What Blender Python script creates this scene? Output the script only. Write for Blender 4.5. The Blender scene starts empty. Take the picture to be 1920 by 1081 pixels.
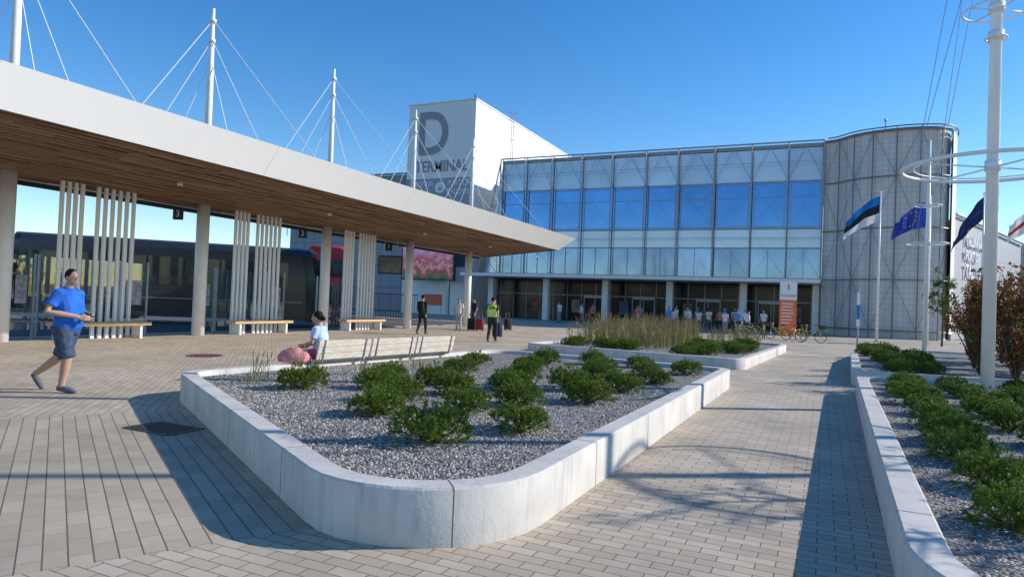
import bpy, math, random
from mathutils import Vector, Matrix, Euler
R=random.Random(7)
rad=math.radians
scene=bpy.context.scene
COL=scene.collection
# ------------------------------------------------------------------ materials
def nt_new(name):
    m=bpy.data.materials.new(name); m.use_nodes=True
    nt=m.node_tree; b=nt.nodes['Principled BSDF']; return m,nt,b
def N(nt,t,**k):
    n=nt.nodes.new(t)
    for a,v in k.items(): setattr(n,a,v)
    return n
def math_n(nt,op,a,b=None,c=None):
    n=N(nt,'ShaderNodeMath',operation=op)
    for i,v in enumerate((a,b,c)):
        if v is None: continue
        if isinstance(v,(int,float)): n.inputs[i].default_value=v
        else: nt.links.new(v,n.inputs[i])
    return n.outputs[0]
def mixc(nt,fac,a,b,mode='MIX'):
    n=N(nt,'ShaderNodeMix',data_type='RGBA',blend_type=mode)
    for i,v in ((0,fac),(6,a),(7,b)):
        if isinstance(v,(int,float)): n.inputs[i].default_value=v
        elif isinstance(v,(tuple,list)): n.inputs[i].default_value=tuple(v)[:3]+(1,)
        else: nt.links.new(v,n.inputs[i])
    return n.outputs[2]
def mat(name,col,rough=.6,metal=0.,var=.15,scale=4.,bump=.0,bscale=60.,emit=0,stretch=None,spec=None,perobj=0,streak=0):
    m,nt,b=nt_new(name)
    tc=N(nt,'ShaderNodeTexCoord'); src=tc.outputs['Object']
    if stretch:
        mp=N(nt,'ShaderNodeMapping'); mp.inputs['Scale'].default_value=stretch
        nt.links.new(src,mp.inputs[0]); src=mp.outputs[0]
    no=N(nt,'ShaderNodeTexNoise'); no.inputs['Scale'].default_value=scale; no.inputs['Detail'].default_value=6
    nt.links.new(src,no.inputs['Vector'])
    lo=[max(0,c*(1-var)) for c in col]; hi=[min(1,c*(1+var)) for c in col]
    mr=N(nt,'ShaderNodeMapRange'); mr.inputs[1].default_value=.3; mr.inputs[2].default_value=.7
    nt.links.new(no.outputs[0],mr.inputs[0])
    f=mr.outputs[0]
    if perobj:
        oi=N(nt,'ShaderNodeObjectInfo'); f=math_n(nt,'ADD',math_n(nt,'MULTIPLY',f,1-perobj),math_n(nt,'MULTIPLY',oi.outputs['Random'],perobj))
    c=mixc(nt,f,lo,hi)
    if streak:
        mp=N(nt,'ShaderNodeMapping'); mp.inputs['Scale'].default_value=(7,7,.8); nt.links.new(tc.outputs['Object'],mp.inputs[0])
        n3=N(nt,'ShaderNodeTexNoise'); n3.inputs['Scale'].default_value=2; n3.inputs['Detail'].default_value=5; nt.links.new(mp.outputs[0],n3.inputs['Vector'])
        r2=N(nt,'ShaderNodeMapRange'); r2.inputs[1].default_value=.52; r2.inputs[2].default_value=.75; nt.links.new(n3.outputs[0],r2.inputs[0])
        c=mixc(nt,math_n(nt,'MULTIPLY',r2.outputs[0],streak),c,[x*.55 for x in col])
    nt.links.new(c,b.inputs['Base Color'])
    b.inputs['Roughness'].default_value=rough; b.inputs['Metallic'].default_value=metal
    if spec is not None: b.inputs['Specular IOR Level'].default_value=spec
    if emit: nt.links.new(c,b.inputs['Emission Color']); b.inputs['Emission Strength'].default_value=emit
    if bump:
        n2=N(nt,'ShaderNodeTexNoise'); n2.inputs['Scale'].default_value=bscale; n2.inputs['Detail'].default_value=4
        nt.links.new(src,n2.inputs['Vector'])
        bp=N(nt,'ShaderNodeBump'); bp.inputs['Strength'].default_value=bump; bp.inputs['Distance'].default_value=.01
        nt.links.new(n2.outputs[0],bp.inputs['Height']); nt.links.new(bp.outputs[0],b.inputs['Normal'])
    return m
def glass_clear(name,col=(.75,.85,.88),gl=.12):
    m=bpy.data.materials.new(name); m.use_nodes=True; nt=m.node_tree; nt.nodes.clear()
    o=N(nt,'ShaderNodeOutputMaterial'); t=N(nt,'ShaderNodeBsdfTransparent'); g=N(nt,'ShaderNodeBsdfGlossy'); mx=N(nt,'ShaderNodeMixShader')
    t.inputs[0].default_value=(*col,1); g.inputs['Roughness'].default_value=.02
    no=N(nt,'ShaderNodeTexNoise'); no.inputs['Scale'].default_value=2
    f=math_n(nt,'MULTIPLY_ADD',no.outputs[0],.08,gl-.04)
    nt.links.new(f,mx.inputs[0]); nt.links.new(t.outputs[0],mx.inputs[1]); nt.links.new(g.outputs[0],mx.inputs[2]); nt.links.new(mx.outputs[0],o.inputs[0])
    return m
# ------------------------------------------------------------------ mesh builder
class MB:
    def __init__(s): s.v=[]; s.f=[]; s.mi=[]
    def add(s,vs,fs,mi=0):
        o=len(s.v); s.v+= [tuple(v) for v in vs]; s.f+=[tuple(i+o for i in f) for f in fs]; s.mi+=[mi]*len(fs)
        return s
    def box(s,x0,x1,y0,y1,z0,z1,mi=0,M=None):
        vs=[Vector(p) for p in ((x0,y0,z0),(x1,y0,z0),(x1,y1,z0),(x0,y1,z0),(x0,y0,z1),(x1,y0,z1),(x1,y1,z1),(x0,y1,z1))]
        if M: vs=[M@v for v in vs]
        return s.add(vs,[(0,3,2,1),(4,5,6,7),(0,1,5,4),(1,2,6,5),(2,3,7,6),(3,0,4,7)],mi)
    def tube(s,pts,rs,n=10,mi=0,cap=True):
        pts=[Vector(p) for p in pts]
        if isinstance(rs,(int,float)): rs=[rs]*len(pts)
        vs=[];fs=[]; prev=None
        for i,p in enumerate(pts):
            d=(pts[min(i+1,len(pts)-1)]-pts[max(i-1,0)]).normalized()
            if prev is None:
                a=Vector((0,0,1)) if abs(d.z)<.9 else Vector((1,0,0)); u=d.cross(a).normalized()
            else: u=(prev-d*prev.dot(d)).normalized()
            prev=u; w=d.cross(u)
            for k in range(n):
                t=2*math.pi*k/n; vs.append(p+(u*math.cos(t)+w*math.sin(t))*rs[i])
        for i in range(len(pts)-1):
            for k in range(n):
                a=i*n+k;b=i*n+(k+1)%n; fs.append((a,b,b+n,a+n))
        if cap: fs.append(tuple(range(n-1,-1,-1))); fs.append(tuple(range((len(pts)-1)*n,len(pts)*n)))
        return s.add(vs,fs,mi)
    def loft(s,rings,n=16,mi=0):
        vs=[];fs=[]
        for (p,rx,ry) in rings:
            for k in range(n):
                t=2*math.pi*k/n; c,si=math.cos(t),math.sin(t)
                c=math.copysign(abs(c)**.85,c); si=math.copysign(abs(si)**.85,si)
                vs.append((p[0]+rx*c,p[1]+ry*si,p[2]))
        for i in range(len(rings)-1):
            for k in range(n):
                a=i*n+k;b=i*n+(k+1)%n; fs.append((a,b,b+n,a+n))
        fs.append(tuple(range(n-1,-1,-1))); fs.append(tuple(range((len(rings)-1)*n,len(rings)*n)))
        return s.add(vs,fs,mi)
    def ell(s,c,r,n=14,m=9,mi=0,M=None):
        vs=[Vector((0,0,-1))]
        for j in range(1,m):
            a=-math.pi/2+math.pi*j/m
            for k in range(n):
                t=2*math.pi*k/n; vs.append(Vector((math.cos(a)*math.cos(t),math.cos(a)*math.sin(t),math.sin(a))))
        vs.append(Vector((0,0,1)))
        fs=[(0,1+(k+1)%n,1+k) for k in range(n)]
        for j in range(m-2):
            for k in range(n):
                a=1+j*n+k;b=1+j*n+(k+1)%n; fs.append((a,b,b+n,a+n))
        L=len(vs)-1; fs+=[(L,L-n+k,L-n+(k+1)%n) for k in range(n)]
        out=[]
        for v in vs:
            q=Vector((v.x*r[0],v.y*r[1],v.z*r[2]))
            if M: q=M@q
            out.append(q+Vector(c))
        return s.add(out,fs,mi)
    def prism(s,pts,z0,z1,mi=0):
        n=len(pts); vs=[(p[0],p[1],z0) for p in pts]+[(p[0],p[1],z1) for p in pts]
        fs=[(i,(i+1)%n,(i+1)%n+n,i+n) for i in range(n)]+[tuple(range(n-1,-1,-1)),tuple(range(n,2*n))]
        return s.add(vs,fs,mi)
    def mesh(s,name,mats,smooth=False):
        me=bpy.data.meshes.new(name); me.from_pydata([tuple(v) for v in s.v],[],s.f)
        if not isinstance(mats,(list,tuple)): mats=[mats]
        for m in mats: me.materials.append(m)
        me.polygons.foreach_set('material_index',s.mi)
        if smooth: me.polygons.foreach_set('use_smooth',[True]*len(s.f))
        me.update(); return me
def put(name,data,loc=(0,0,0),rot=0,parent=None,label=None,cat=None,group=None,kind=None,scale=1):
    o=bpy.data.objects.new(name,data); COL.objects.link(o); o.location=loc
    o.rotation_euler=rot if isinstance(rot,(tuple,list,Euler)) else (0,0,rot)
    if scale!=1: o.scale=(scale,)*3 if isinstance(scale,(int,float)) else scale
    if parent: o.parent=parent
    if label: o['label']=label
    if cat: o['category']=cat
    if group: o['group']=group
    if kind: o['kind']=kind
    return o
def copy_thing(src,loc,rot=0,scale=None,label=None):
    c=src.copy(); COL.objects.link(c); c.location=loc; c.rotation_euler=(0,0,rot)
    if scale: c.scale=(scale,)*3 if isinstance(scale,(int,float)) else scale
    if label: c['label']=label
    def rec(a,b):
        for ch in a.children:
            k=ch.copy(); COL.objects.link(k); k.parent=b; rec(ch,k)
    rec(src,c); return c
def text_mesh(s,size,m,ext=.01,align='CENTER',bold=0,width=None,height=None):
    c=bpy.data.curves.new('t','FONT'); c.body=s; c.size=size; c.extrude=ext; c.align_x=align; c.align_y='CENTER'; c.offset=bold; c.resolution_u=4
    o=bpy.data.objects.new('t',c); COL.objects.link(o)
    dg=bpy.context.evaluated_depsgraph_get(); me=bpy.data.meshes.new_from_object(o.evaluated_get(dg))
    bpy.data.objects.remove(o); bpy.data.curves.remove(c)
    xs=[v.co.x for v in me.vertices]; ys=[v.co.y for v in me.vertices]
    sx=width/(max(xs)-min(xs)) if width else 1; sy=height/(max(ys)-min(ys)) if height else 1
    if width or height:
        cx=(max(xs)+min(xs))/2; cy=(max(ys)+min(ys))/2
        for v in me.vertices: v.co.x=(v.co.x-cx)*sx; v.co.y=(v.co.y-cy)*sy
    me.materials.clear(); me.materials.append(m); return me
def remesh(mb,name,mats,vox,sm=4):
    me=mb.mesh(name,mats,True); o=bpy.data.objects.new('tmp',me); COL.objects.link(o)
    md=o.modifiers.new('r','REMESH'); md.mode='VOXEL'; md.voxel_size=vox; md.use_smooth_shade=True
    s=o.modifiers.new('s','SMOOTH'); s.factor=.5; s.iterations=sm
    dg=bpy.context.evaluated_depsgraph_get(); r=bpy.data.meshes.new_from_object(o.evaluated_get(dg))
    bpy.data.objects.remove(o); r.materials.clear()
    for m in (mats if isinstance(mats,(list,tuple)) else [mats]): r.materials.append(m)
    r.polygons.foreach_set('use_smooth',[True]*len(r.polygons)); return r
RX90=(math.pi/2,0,0)
# ------------------------------------------------------------------ colours
M_white=mat('white_paint',(.87,.86,.83),.4,var=.04)
M_offw=mat('white_panel',(.80,.79,.77),.5,var=.05,scale=1.5)
M_conc=mat('concrete',(.60,.56,.505),.85,var=.12,scale=2.2,bump=.25,bscale=45,streak=.45)
M_concseam=mat('joint',(.16,.15,.14),.9)
M_dark=mat('dark_metal',(.035,.037,.04),.45,var=.2)
M_steel=mat('galvanised_steel',(.34,.35,.37),.45,metal=.5,var=.1)
M_wood=mat('bench_wood',(.68,.60,.49),.7,var=.2,scale=5,stretch=(6,1,6),bump=.2)
M_woodnew=mat('light_timber',(.62,.42,.22),.6,var=.2,scale=4,stretch=(5,1,5))
M_black=mat('black_rubber',(.02,.02,.021),.7,var=.2)
M_clear=glass_clear('clear_glass')
# ------------------------------------------------------------------ world / sun / camera
EL=rad(28.5); SX,SY=.83,.56
SUN=Vector((SX,SY,math.tan(EL)*math.hypot(SX,SY))).normalized()
w=bpy.data.worlds.new('World'); scene.world=w; w.use_nodes=True
wn=w.node_tree; bg=wn.nodes['Background']; sky=wn.nodes.new('ShaderNodeTexSky'); sky.sky_type='NISHITA'; sky.sun_disc=False
sky.sun_elevation=EL; sky.sun_rotation=math.atan2(SX,SY); sky.air_density=1.0; sky.dust_density=.1; sky.ozone_density=2.2
hs=wn.nodes.new('ShaderNodeHueSaturation'); hs.inputs['Saturation'].default_value=1.38; hs.inputs['Value'].default_value=1.22; hs.inputs['Hue'].default_value=.505
wn.links.new(sky.outputs[0],hs.inputs['Color']); wn.links.new(hs.outputs[0],bg.inputs[0]); bg.inputs[1].default_value=.15
sl=bpy.data.lights.new('sun','SUN'); sl.energy=5.0; sl.angle=rad(.5); sl.color=(1,.95,.87)
so=bpy.data.objects.new('sun',sl); COL.objects.link(so); so.rotation_euler=SUN.to_track_quat('Z','Y').to_euler()
cam=bpy.data.cameras.new('camera'); cam.sensor_width=36; cam.lens=36*1250/1920; cam.clip_end=5000; cam.clip_start=.05
co=bpy.data.objects.new('camera',cam); COL.objects.link(co); scene.camera=co
co.matrix_world=Matrix.Translation((0,0,1.58))@Matrix.Rotation(rad(25.1),4,'Z')@Matrix.Rotation(rad(90+1.17),4,'X')@Matrix.Rotation(rad(2.3),4,'Z')
scene.view_settings.view_transform='Standard'; scene.view_settings.look='None'; scene.view_settings.exposure=0
# ------------------------------------------------------------------ ground & paving
M_asph=mat('asphalt',(.10,.10,.10),.9,var=.2,scale=1.5,bump=.3,bscale=80)
put('ground',MB().add([(-2500,-2500,-.02),(2500,-2500,-.02),(2500,2500,-.02),(-2500,2500,-.02)],[(0,1,2,3)]).mesh('ground',M_asph),kind='structure')
def paving_mat():
    m,nt,b=nt_new('paving_blocks')
    tc=N(nt,'ShaderNodeTexCoord'); P=tc.outputs['Object']
    def brick(rot,bw,rh,off,ms=.006):
        mp=N(nt,'ShaderNodeMapping'); mp.inputs['Rotation'].default_value=(0,0,rot); nt.links.new(P,mp.inputs[0])
        br=N(nt,'ShaderNodeTexBrick'); br.inputs['Scale'].default_value=1; br.inputs['Brick Width'].default_value=bw; br.inputs['Row Height'].default_value=rh
        br.inputs['Mortar Size'].default_value=ms; br.inputs['Mortar Smooth'].default_value=.1; br.inputs['Bias'].default_value=0; br.offset=off
        br.inputs['Color1'].default_value=(0,0,0,1); br.inputs['Color2'].default_value=(1,1,1,1); br.inputs['Mortar'].default_value=(.5,.5,.5,1)
        nt.links.new(mp.outputs[0],br.inputs['Vector']); return br
    u=Vector((-.861,.509,0))
    A=brick(0,.23,.105,.5,.0038); L=brick(-math.atan2(u.y,u.x),.30,.125,.5,.0022); L2=brick(-math.atan2(u.y,u.x),60,.125,.5,.0050); Fz=brick(rad(45),.22,.11,.5,.004)
    def dot(vec,off):
        d=N(nt,'ShaderNodeVectorMath',operation='DOT_PRODUCT'); nt.links.new(P,d.inputs[0]); d.inputs[1].default_value=vec
        return math_n(nt,'ADD',d.outputs['Value'],-off)
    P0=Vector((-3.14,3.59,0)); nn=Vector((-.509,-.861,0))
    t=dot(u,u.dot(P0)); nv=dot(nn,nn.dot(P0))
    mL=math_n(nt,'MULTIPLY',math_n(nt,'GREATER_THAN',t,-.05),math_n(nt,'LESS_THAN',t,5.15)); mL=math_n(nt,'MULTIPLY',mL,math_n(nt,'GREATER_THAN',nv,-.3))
    sx=N(nt,'ShaderNodeSeparateXYZ'); nt.links.new(P,sx.inputs[0])
    mF=math_n(nt,'LESS_THAN',sx.outputs[0],-7.2)
    def sel(i):
        l=L.outputs[i]
        if i==1: l=math_n(nt,'MAXIMUM',L.outputs[1],L2.outputs[1])
        a=mixc(nt,mF,A.outputs[i],Fz.outputs[i]); return mixc(nt,mL,a,l)
    tone=sel(0); mort=sel(1)
    no=N(nt,'ShaderNodeTexNoise'); no.inputs['Scale'].default_value=.55; no.inputs['Detail'].default_value=7; no.inputs['Roughness'].default_value=.65; nt.links.new(P,no.inputs['Vector'])
    n2=N(nt,'ShaderNodeTexNoise'); n2.inputs['Scale'].default_value=90; n2.inputs['Detail'].default_value=3; nt.links.new(P,n2.inputs['Vector'])
    c=mixc(nt,tone,(.42,.345,.255),(.53,.44,.33))
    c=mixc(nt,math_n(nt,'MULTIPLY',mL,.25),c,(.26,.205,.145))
    f=math_n(nt,'MULTIPLY_ADD',no.outputs[0],1.1,.45); f2=math_n(nt,'MULTIPLY_ADD',n2.outputs[0],.6,.7); f=math_n(nt,'MULTIPLY',f,f2)
    cb=N(nt,'ShaderNodeCombineXYZ'); [nt.links.new(f,cb.inputs[i]) for i in range(3)]
    c=mixc(nt,1.,c,cb.outputs[0],'MULTIPLY')
    vs=N(nt,'ShaderNodeTexVoronoi'); vs.inputs['Scale'].default_value=2.3; nt.links.new(P,vs.inputs['Vector'])
    spot=math_n(nt,'LESS_THAN',vs.outputs['Distance'],.035)
    c=mixc(nt,math_n(nt,'MULTIPLY',spot,.45),c,(.12,.10,.08))
    c=mixc(nt,mort,c,(.13,.105,.078)); nt.links.new(c,b.inputs['Base Color'])
    b.inputs['Roughness'].default_value=.85
    h=math_n(nt,'MULTIPLY_ADD',mort,-1.,1.); h=math_n(nt,'ADD',h,math_n(nt,'MULTIPLY',n2.outputs[0],.25))
    h=math_n(nt,'ADD',h,math_n(nt,'MULTIPLY',tone,.25))
    bp=N(nt,'ShaderNodeBump'); bp.inputs['Strength'].default_value=.45; bp.inputs['Distance'].default_value=.005
    nt.links.new(h,bp.inputs['Height']); nt.links.new(bp.outputs[0],b.inputs['Normal']); return m
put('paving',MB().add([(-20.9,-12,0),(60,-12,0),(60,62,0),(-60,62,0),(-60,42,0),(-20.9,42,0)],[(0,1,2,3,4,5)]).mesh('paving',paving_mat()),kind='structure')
put('kerb',MB().box(-21.05,-20.9,-12,40,-.02,.012).mesh('kerb',M_conc),kind='structure')
def manhole(loc,r,m,lab,sq=False):
    e=put('manhole_cover',None,loc,label=lab,cat='manhole cover')
    b=MB()
    if sq:
        b.box(-r,r,-r*.6,r*.6,.001,.006)
        for i in range(-5,6):
            for j in (-2,-1,0,1,2): b.box(i*r*.17-.018,i*r*.17+.018,j*r*.22-.02,j*r*.22+.02,.006,.012)
    else:
        b.tube([(0,0,.001),(0,0,.006)],r,28)
        for i in range(-4,5):
            for j in range(-4,5):
                if i*i+j*j<17: b.box(i*r*.19-.016,i*r*.19+.016,j*r*.19-.016,j*r*.19+.016,.006,.01)
    put('cover_plate',b.mesh('cover',m),parent=e)
    b=MB(); rr=r*1.12
    if sq:
        for s in (-1,1): b.box(-r*1.08,r*1.08,s*r*.66-.02,s*r*.66+.02,.001,.009); b.box(s*r*1.06-.02,s*r*1.06+.02,-r*.6,r*.6,.001,.009)
    else:
        b.tube([(rr*math.cos(a*math.pi/16),rr*math.sin(a*math.pi/16),.002) for a in range(33)],.012,5,cap=False)
    put('frame',b.mesh('frame',m),parent=e); return e
manhole((-13.4,11.4,0),.36,mat('rusty_iron',(.13,.06,.035),.8,var=.4,scale=12),'round rusty iron manhole cover in the paving')
manhole((-6.7,5.2,0),.34,M_dark,'dark rectangular drain grate set in the paving',True)
# ------------------------------------------------------------------ planters
def rounded(pts,seg=10):
    out=[];n=len(pts)
    for i,(x,y,r) in enumerate(pts):
        p=Vector((x,y)); a=(Vector(pts[i-1][:2])-p).normalized(); b=(Vector(pts[(i+1)%n][:2])-p).normalized()
        ang=a.angle(b)/2; tl=r/math.tan(ang); p1=p+a*tl; p2=p+b*tl; c=p+(a+b).normalized()*(r/math.sin(ang))
        a1=math.atan2(p1.y-c.y,p1.x-c.x); a2=math.atan2(p2.y-c.y,p2.x-c.x); d=(a2-a1+math.pi)%(2*math.pi)-math.pi
        for k in range(seg+1): t=a1+d*k/seg; out.append(Vector((c.x+r*math.cos(t),c.y+r*math.sin(t))))
    res=[]
    for i,p in enumerate(out):
        q=out[(i+1)%len(out)]; res.append(p); L=(q-p).length
        if L>.8:
            k=int(L/.6)
            for j in range(1,k): res.append(p.lerp(q,j/k))
    return res
def offset(pl,d):
    n=len(pl); area=sum(pl[i].x*pl[(i+1)%n].y-pl[(i+1)%n].x*pl[i].y for i in range(n)); s=1 if area>0 else -1
    out=[]
    for i in range(n):
        t=(pl[(i+1)%n]-pl[i-1]).normalized(); nrm=Vector((-t.y,t.x))*s; out.append(pl[i]+nrm*d)
    return out
def gravel_mat():
    m,nt,b=nt_new('gravel')
    tc=N(nt,'ShaderNodeTexCoord'); v=N(nt,'ShaderNodeTexVoronoi'); v.inputs['Scale'].default_value=38; nt.links.new(tc.outputs['Object'],v.inputs['Vector'])
    cr=N(nt,'ShaderNodeValToRGB'); e=cr.color_ramp.elements; e[0].color=(.08,.072,.066,1); e[1].color=(.55,.49,.43,1); e[1].position=.95
    k=e.new(.5); k.color=(.25,.225,.20,1)
    s=N(nt,'ShaderNodeSeparateColor'); nt.links.new(v.outputs['Color'],s.inputs[0]); nt.links.new(s.outputs[0],cr.inputs[0])
    ed=math_n(nt,'MULTIPLY_ADD',v.outputs['Distance'],-1.2,1.05)
    no=N(nt,'ShaderNodeTexNoise'); no.inputs['Scale'].default_value=1.3; nt.links.new(tc.outputs['Object'],no.inputs['Vector'])
    c=mixc(nt,math_n(nt,'MULTIPLY',no.outputs[0],.4),cr.outputs[0],(.15,.13,.11)); nt.links.new(c,b.inputs['Base Color']); b.inputs['Roughness'].default_value=.85
    bp=N(nt,'ShaderNodeBump'); bp.inputs['Strength'].default_value=1; bp.inputs['Distance'].default_value=.02
    nt.links.new(ed,bp.inputs['Height']); nt.links.new(bp.outputs[0],b.inputs['Normal']); return m
M_grav=gravel_mat()
M_st=[mat('stone_light',(.53,.47,.41),.8,var=.25,scale=30),mat('stone_mid',(.28,.25,.225),.8,var=.3,scale=30),mat('stone_dark',(.11,.10,.095),.8,var=.3,scale=30)]
def inside(x,y,pl):
    c=False;n=len(pl);j=n-1
    for i in range(n):
        a,b=pl[i],pl[j]
        if (a.y>y)!=(b.y>y) and x<(b.x-a.x)*(y-a.y)/(b.y-a.y)+a.x: c=not c
        j=i
    return c
def planter(corners,h,bed,label,nstones,ymax,joints=True):
    pl=rounded(corners); inn=offset(pl,.21); n=len(pl)
    prof=[(0,-.02),(0,h-.015),(.015,h),(.195,h),(.21,h-.015),(.21,bed-.1)]
    vs=[];fs=[]
    for d,z in prof: vs+= [(p.x,p.y,z) for p in offset(pl,d)]
    for a in range(len(prof)-1):
        for i in range(n): fs.append((a*n+i,a*n+(i+1)%n,(a+1)*n+(i+1)%n,(a+1)*n+i))
    e=put('planter',None,(0,0,0),label=label,cat='planter',group='raised concrete planters')
    me=MB().add(vs,fs).mesh('rim',[M_conc])
    for p in me.polygons: p.use_smooth=abs(p.normal.z)<.3
    put('concrete_rim',me,parent=e)
    acc=.8
    for i in range(n if joints else 0):
        q=pl[(i+1)%n]; L=(q-pl[i]).length; acc+=L
        if acc>1.7:
            acc=0; t=(q-pl[i]).normalized(); nr=(inn[i]-pl[i]).normalized(); c=pl[i]; jb=MB()
            pr=[(-.002,0),(-.002,h-.013),(.014,h+.0018),(.197,h+.0018)]
            vv=[]
            for dd,z in pr:
                for tt in (-.004,.004): w_=c+nr*dd+t*tt; vv.append((w_.x,w_.y,z))
            jb.add(vv,[(0,1,3,2),(2,3,5,4),(4,5,7,6)]); put('rim_joint',jb.mesh('joint',M_concseam),parent=e)
    b=MB(); b.add([(p.x,p.y,bed) for p in offset(pl,.2)],[tuple(range(n))])
    bi=offset(pl,.23); xs=[p.x for p in bi]; ys=[p.y for p in bi]
    k=0
    while k<nstones:
        x=R.uniform(min(xs),max(xs)); y=min(ys)+(min(ymax,max(ys))-min(ys))*R.random()**1.4
        if not inside(x,y,bi): continue
        k+=1; s=R.uniform(.007,.017); a=R.uniform(0,6.3); c,si=math.cos(a)*s,math.sin(a)*s; ht=s*R.uniform(.5,1); q=R.uniform(.6,1)
        z=bed
        b.add([(x+c,y+si,z),(x-si*q,y+c*q,z),(x-c,y-si,z),(x+si*q,y-c*q,z),(x+c*.3,y+si*.3,z+ht),(x-c*.4,y-si*.4,z+ht*.9)],[(0,1,4),(1,5,4),(1,2,5),(2,3,5),(3,4,5),(3,0,4)],1+R.choice((0,0,1,1,2)))
    put('gravel_bed',b.mesh('gravel',[M_grav]+M_st),label='grey mixed gravel inside raised concrete planter',cat='gravel',kind='stuff')
    return pl
P1=planter([(-1.80,2.80,.95),(-8.55,6.80,.75),(-7.55,15.3,.8),(-1.70,14.7,.45)],.38,.30,'large raised concrete planter with rounded corners, gravel and pine shrubs',26000,11)
P2=planter([(-8.7,19.6,.5),(-1.9,18.7,.5),(-1.3,30,.8),(-8.2,31,1)],.30,.22,'concrete planter with tall grasses and low shrubs beside the path',1500,22)
P3=planter([(.42,3.6,1.1),(3.6,1.6,.8),(6.5,7,.8),(6.5,16.2,.8),(.62,15.3,.6)],.38,.30,'long low concrete planter with pine shrubs along the path',14000,12)
P4=planter([(.60,16.9,.4),(9,18.0,.8),(9,31,1),(1.5,30,1),(.85,25,3)],.36,.28,'concrete planter with shrubs and red-leaved bushes beside the path',1500,20,False)
# ------------------------------------------------------------------ foliage
def leafmat(name,a,b_,rough=.55,trans=.0):
    m,nt,b=nt_new(name); g=N(nt,'ShaderNodeNewGeometry')
    no=N(nt,'ShaderNodeTexNoise'); no.inputs['Scale'].default_value=9; tc=N(nt,'ShaderNodeTexCoord'); nt.links.new(tc.outputs['Object'],no.inputs['Vector'])
    f=math_n(nt,'ADD',math_n(nt,'MULTIPLY',g.outputs['Random Per Island'],.6),math_n(nt,'MULTIPLY',no.outputs[0],.5))
    nt.links.new(mixc(nt,f,a,b_),b.inputs['Base Color']); b.inputs['Roughness'].default_value=rough; b.inputs['Specular IOR Level'].default_value=.25
    if trans:
        tr=N(nt,'ShaderNodeBsdfTranslucent'); nt.links.new(mixc(nt,f,a,b_),tr.inputs[0]); mx=N(nt,'ShaderNodeMixShader'); mx.inputs[0].default_value=trans
        o=[n for n in nt.nodes if n.type=='OUTPUT_MATERIAL'][0]; nt.links.new(b.outputs[0],mx.inputs[1]); nt.links.new(tr.outputs[0],mx.inputs[2]); nt.links.new(mx.outputs[0],o.inputs[0])
    return m
M_needle=leafmat('pine_needles',(.038,.078,.009),(.22,.31,.04),.5,.25)
M_bark=mat('bark',(.10,.075,.055),.9,var=.3,scale=12,bump=.5,bscale=30)
M_red=leafmat('red_leaves',(.09,.028,.016),(.36,.14,.05),.5,.35)
M_green=leafmat('green_leaves',(.05,.09,.014),(.20,.25,.04),.55,.3)
M_reed=leafmat('reed_straw',(.30,.22,.09),(.60,.46,.23))
M_blade=leafmat('grass_blades',(.10,.13,.03),(.28,.29,.08))
def rv():
    while True:
        v=Vector((R.uniform(-1,1),R.uniform(-1,1),R.uniform(-1,1)))
        if .05<v.length<1: return v.normalized()
def shrub_mesh(seed):
    R.seed(seed); b=MB()
    lobes=[(Vector((0,0,.09)),.20)]+[(Vector((.13*math.cos(a+seed)*R.uniform(.7,1.15),.13*math.sin(a+seed)*R.uniform(.7,1.15),R.uniform(.05,.10))),R.uniform(.12,.155)) for a in (0,1.05,2.1,3.14,4.2,5.2)]
    for i in range(400):
        c,lr=R.choice(lobes); d=rv()
        if d.z<-.35: d.z=-d.z
        q=R.uniform(.85,1.03) if i%6 else R.uniform(.3,.7)
        base=c+Vector((d.x*lr*q,d.y*lr*q,d.z*lr*q*.95)); base.z=max(.012,base.z); ax=(d*.75+Vector((0,0,.65 if d.z>0 else .2))+rv()*.15).normalized(); L=R.uniform(.03,.055)
        for k in range(22):
            t=(k/22)**.8; p=base+ax*L*t; nd=(rv()*.85+ax*.75).normalized(); ln=R.uniform(.026,.04)*(1.1-.3*t); s=nd.cross(rv()).normalized()*.0036
            b.add([p-s,p+s,p+nd*ln],[(0,1,2)])
    return b.mesh('shrub_foliage',[M_needle])
SH=[shrub_mesh(i+11) for i in range(5)]
def stem_mesh():
    b=MB()
    for k in range(7):
        a=k*.9; b.tube([(0,0,-.02),(.06*math.cos(a),.06*math.sin(a),.04),(.17*math.cos(a),.17*math.sin(a),.10)],[.014,.01,.005],6)
    return b.mesh('stems',M_bark)
ST=stem_mesh()
R.seed(5)
def shrub(x,y,z,s,g):
    e=put('pine_shrub',None,(x,y,z),R.uniform(0,6.3),label='low bushy green mugo pine shrub growing in gravel',cat='shrub',group=g,scale=(s*R.uniform(.98,1.2),s*R.uniform(.92,1.15),s*R.uniform(.82,1.1)))
    put('foliage',R.choice(SH),parent=e); put('stem',ST,parent=e)
g1='pine shrubs in the planters'
for x,y,s in [(-6.35,7.0,1.1),(-4.35,6.0,1.15),(-3.15,5.15,1.25),(-2.7,6.1,1.15),(-5.6,7.7,1.15),(-4.75,6.9,1.2),(-5.2,8.6,1.2),(-4.5,7.9,1.1),(-5.8,10.4,1.2),(-4.1,8.8,1.2),(-3.4,7.6,1.2),(-2.75,8.4,1.2),(-2.7,9.8,1.15),(-2.55,11.3,1.15),(-2.4,13.3,1.2),(-3.7,6.8,1.05),
    (-5.0,11.6,1.2),(-4.5,10.2,1.15),(-3.9,12.6,1.2),(-3.5,11.1,1.2),(-3.4,9.4,1.2),(-3.0,12.5,1.1),(-5.3,13.2,1.2),(-4.5,13.9,1.1),(-3.5,14.0,1.1),(-6.3,11.9,1.1),(-6.1,8.7,1.05)]:
    shrub(x,y,.29,s,g1)
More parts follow.
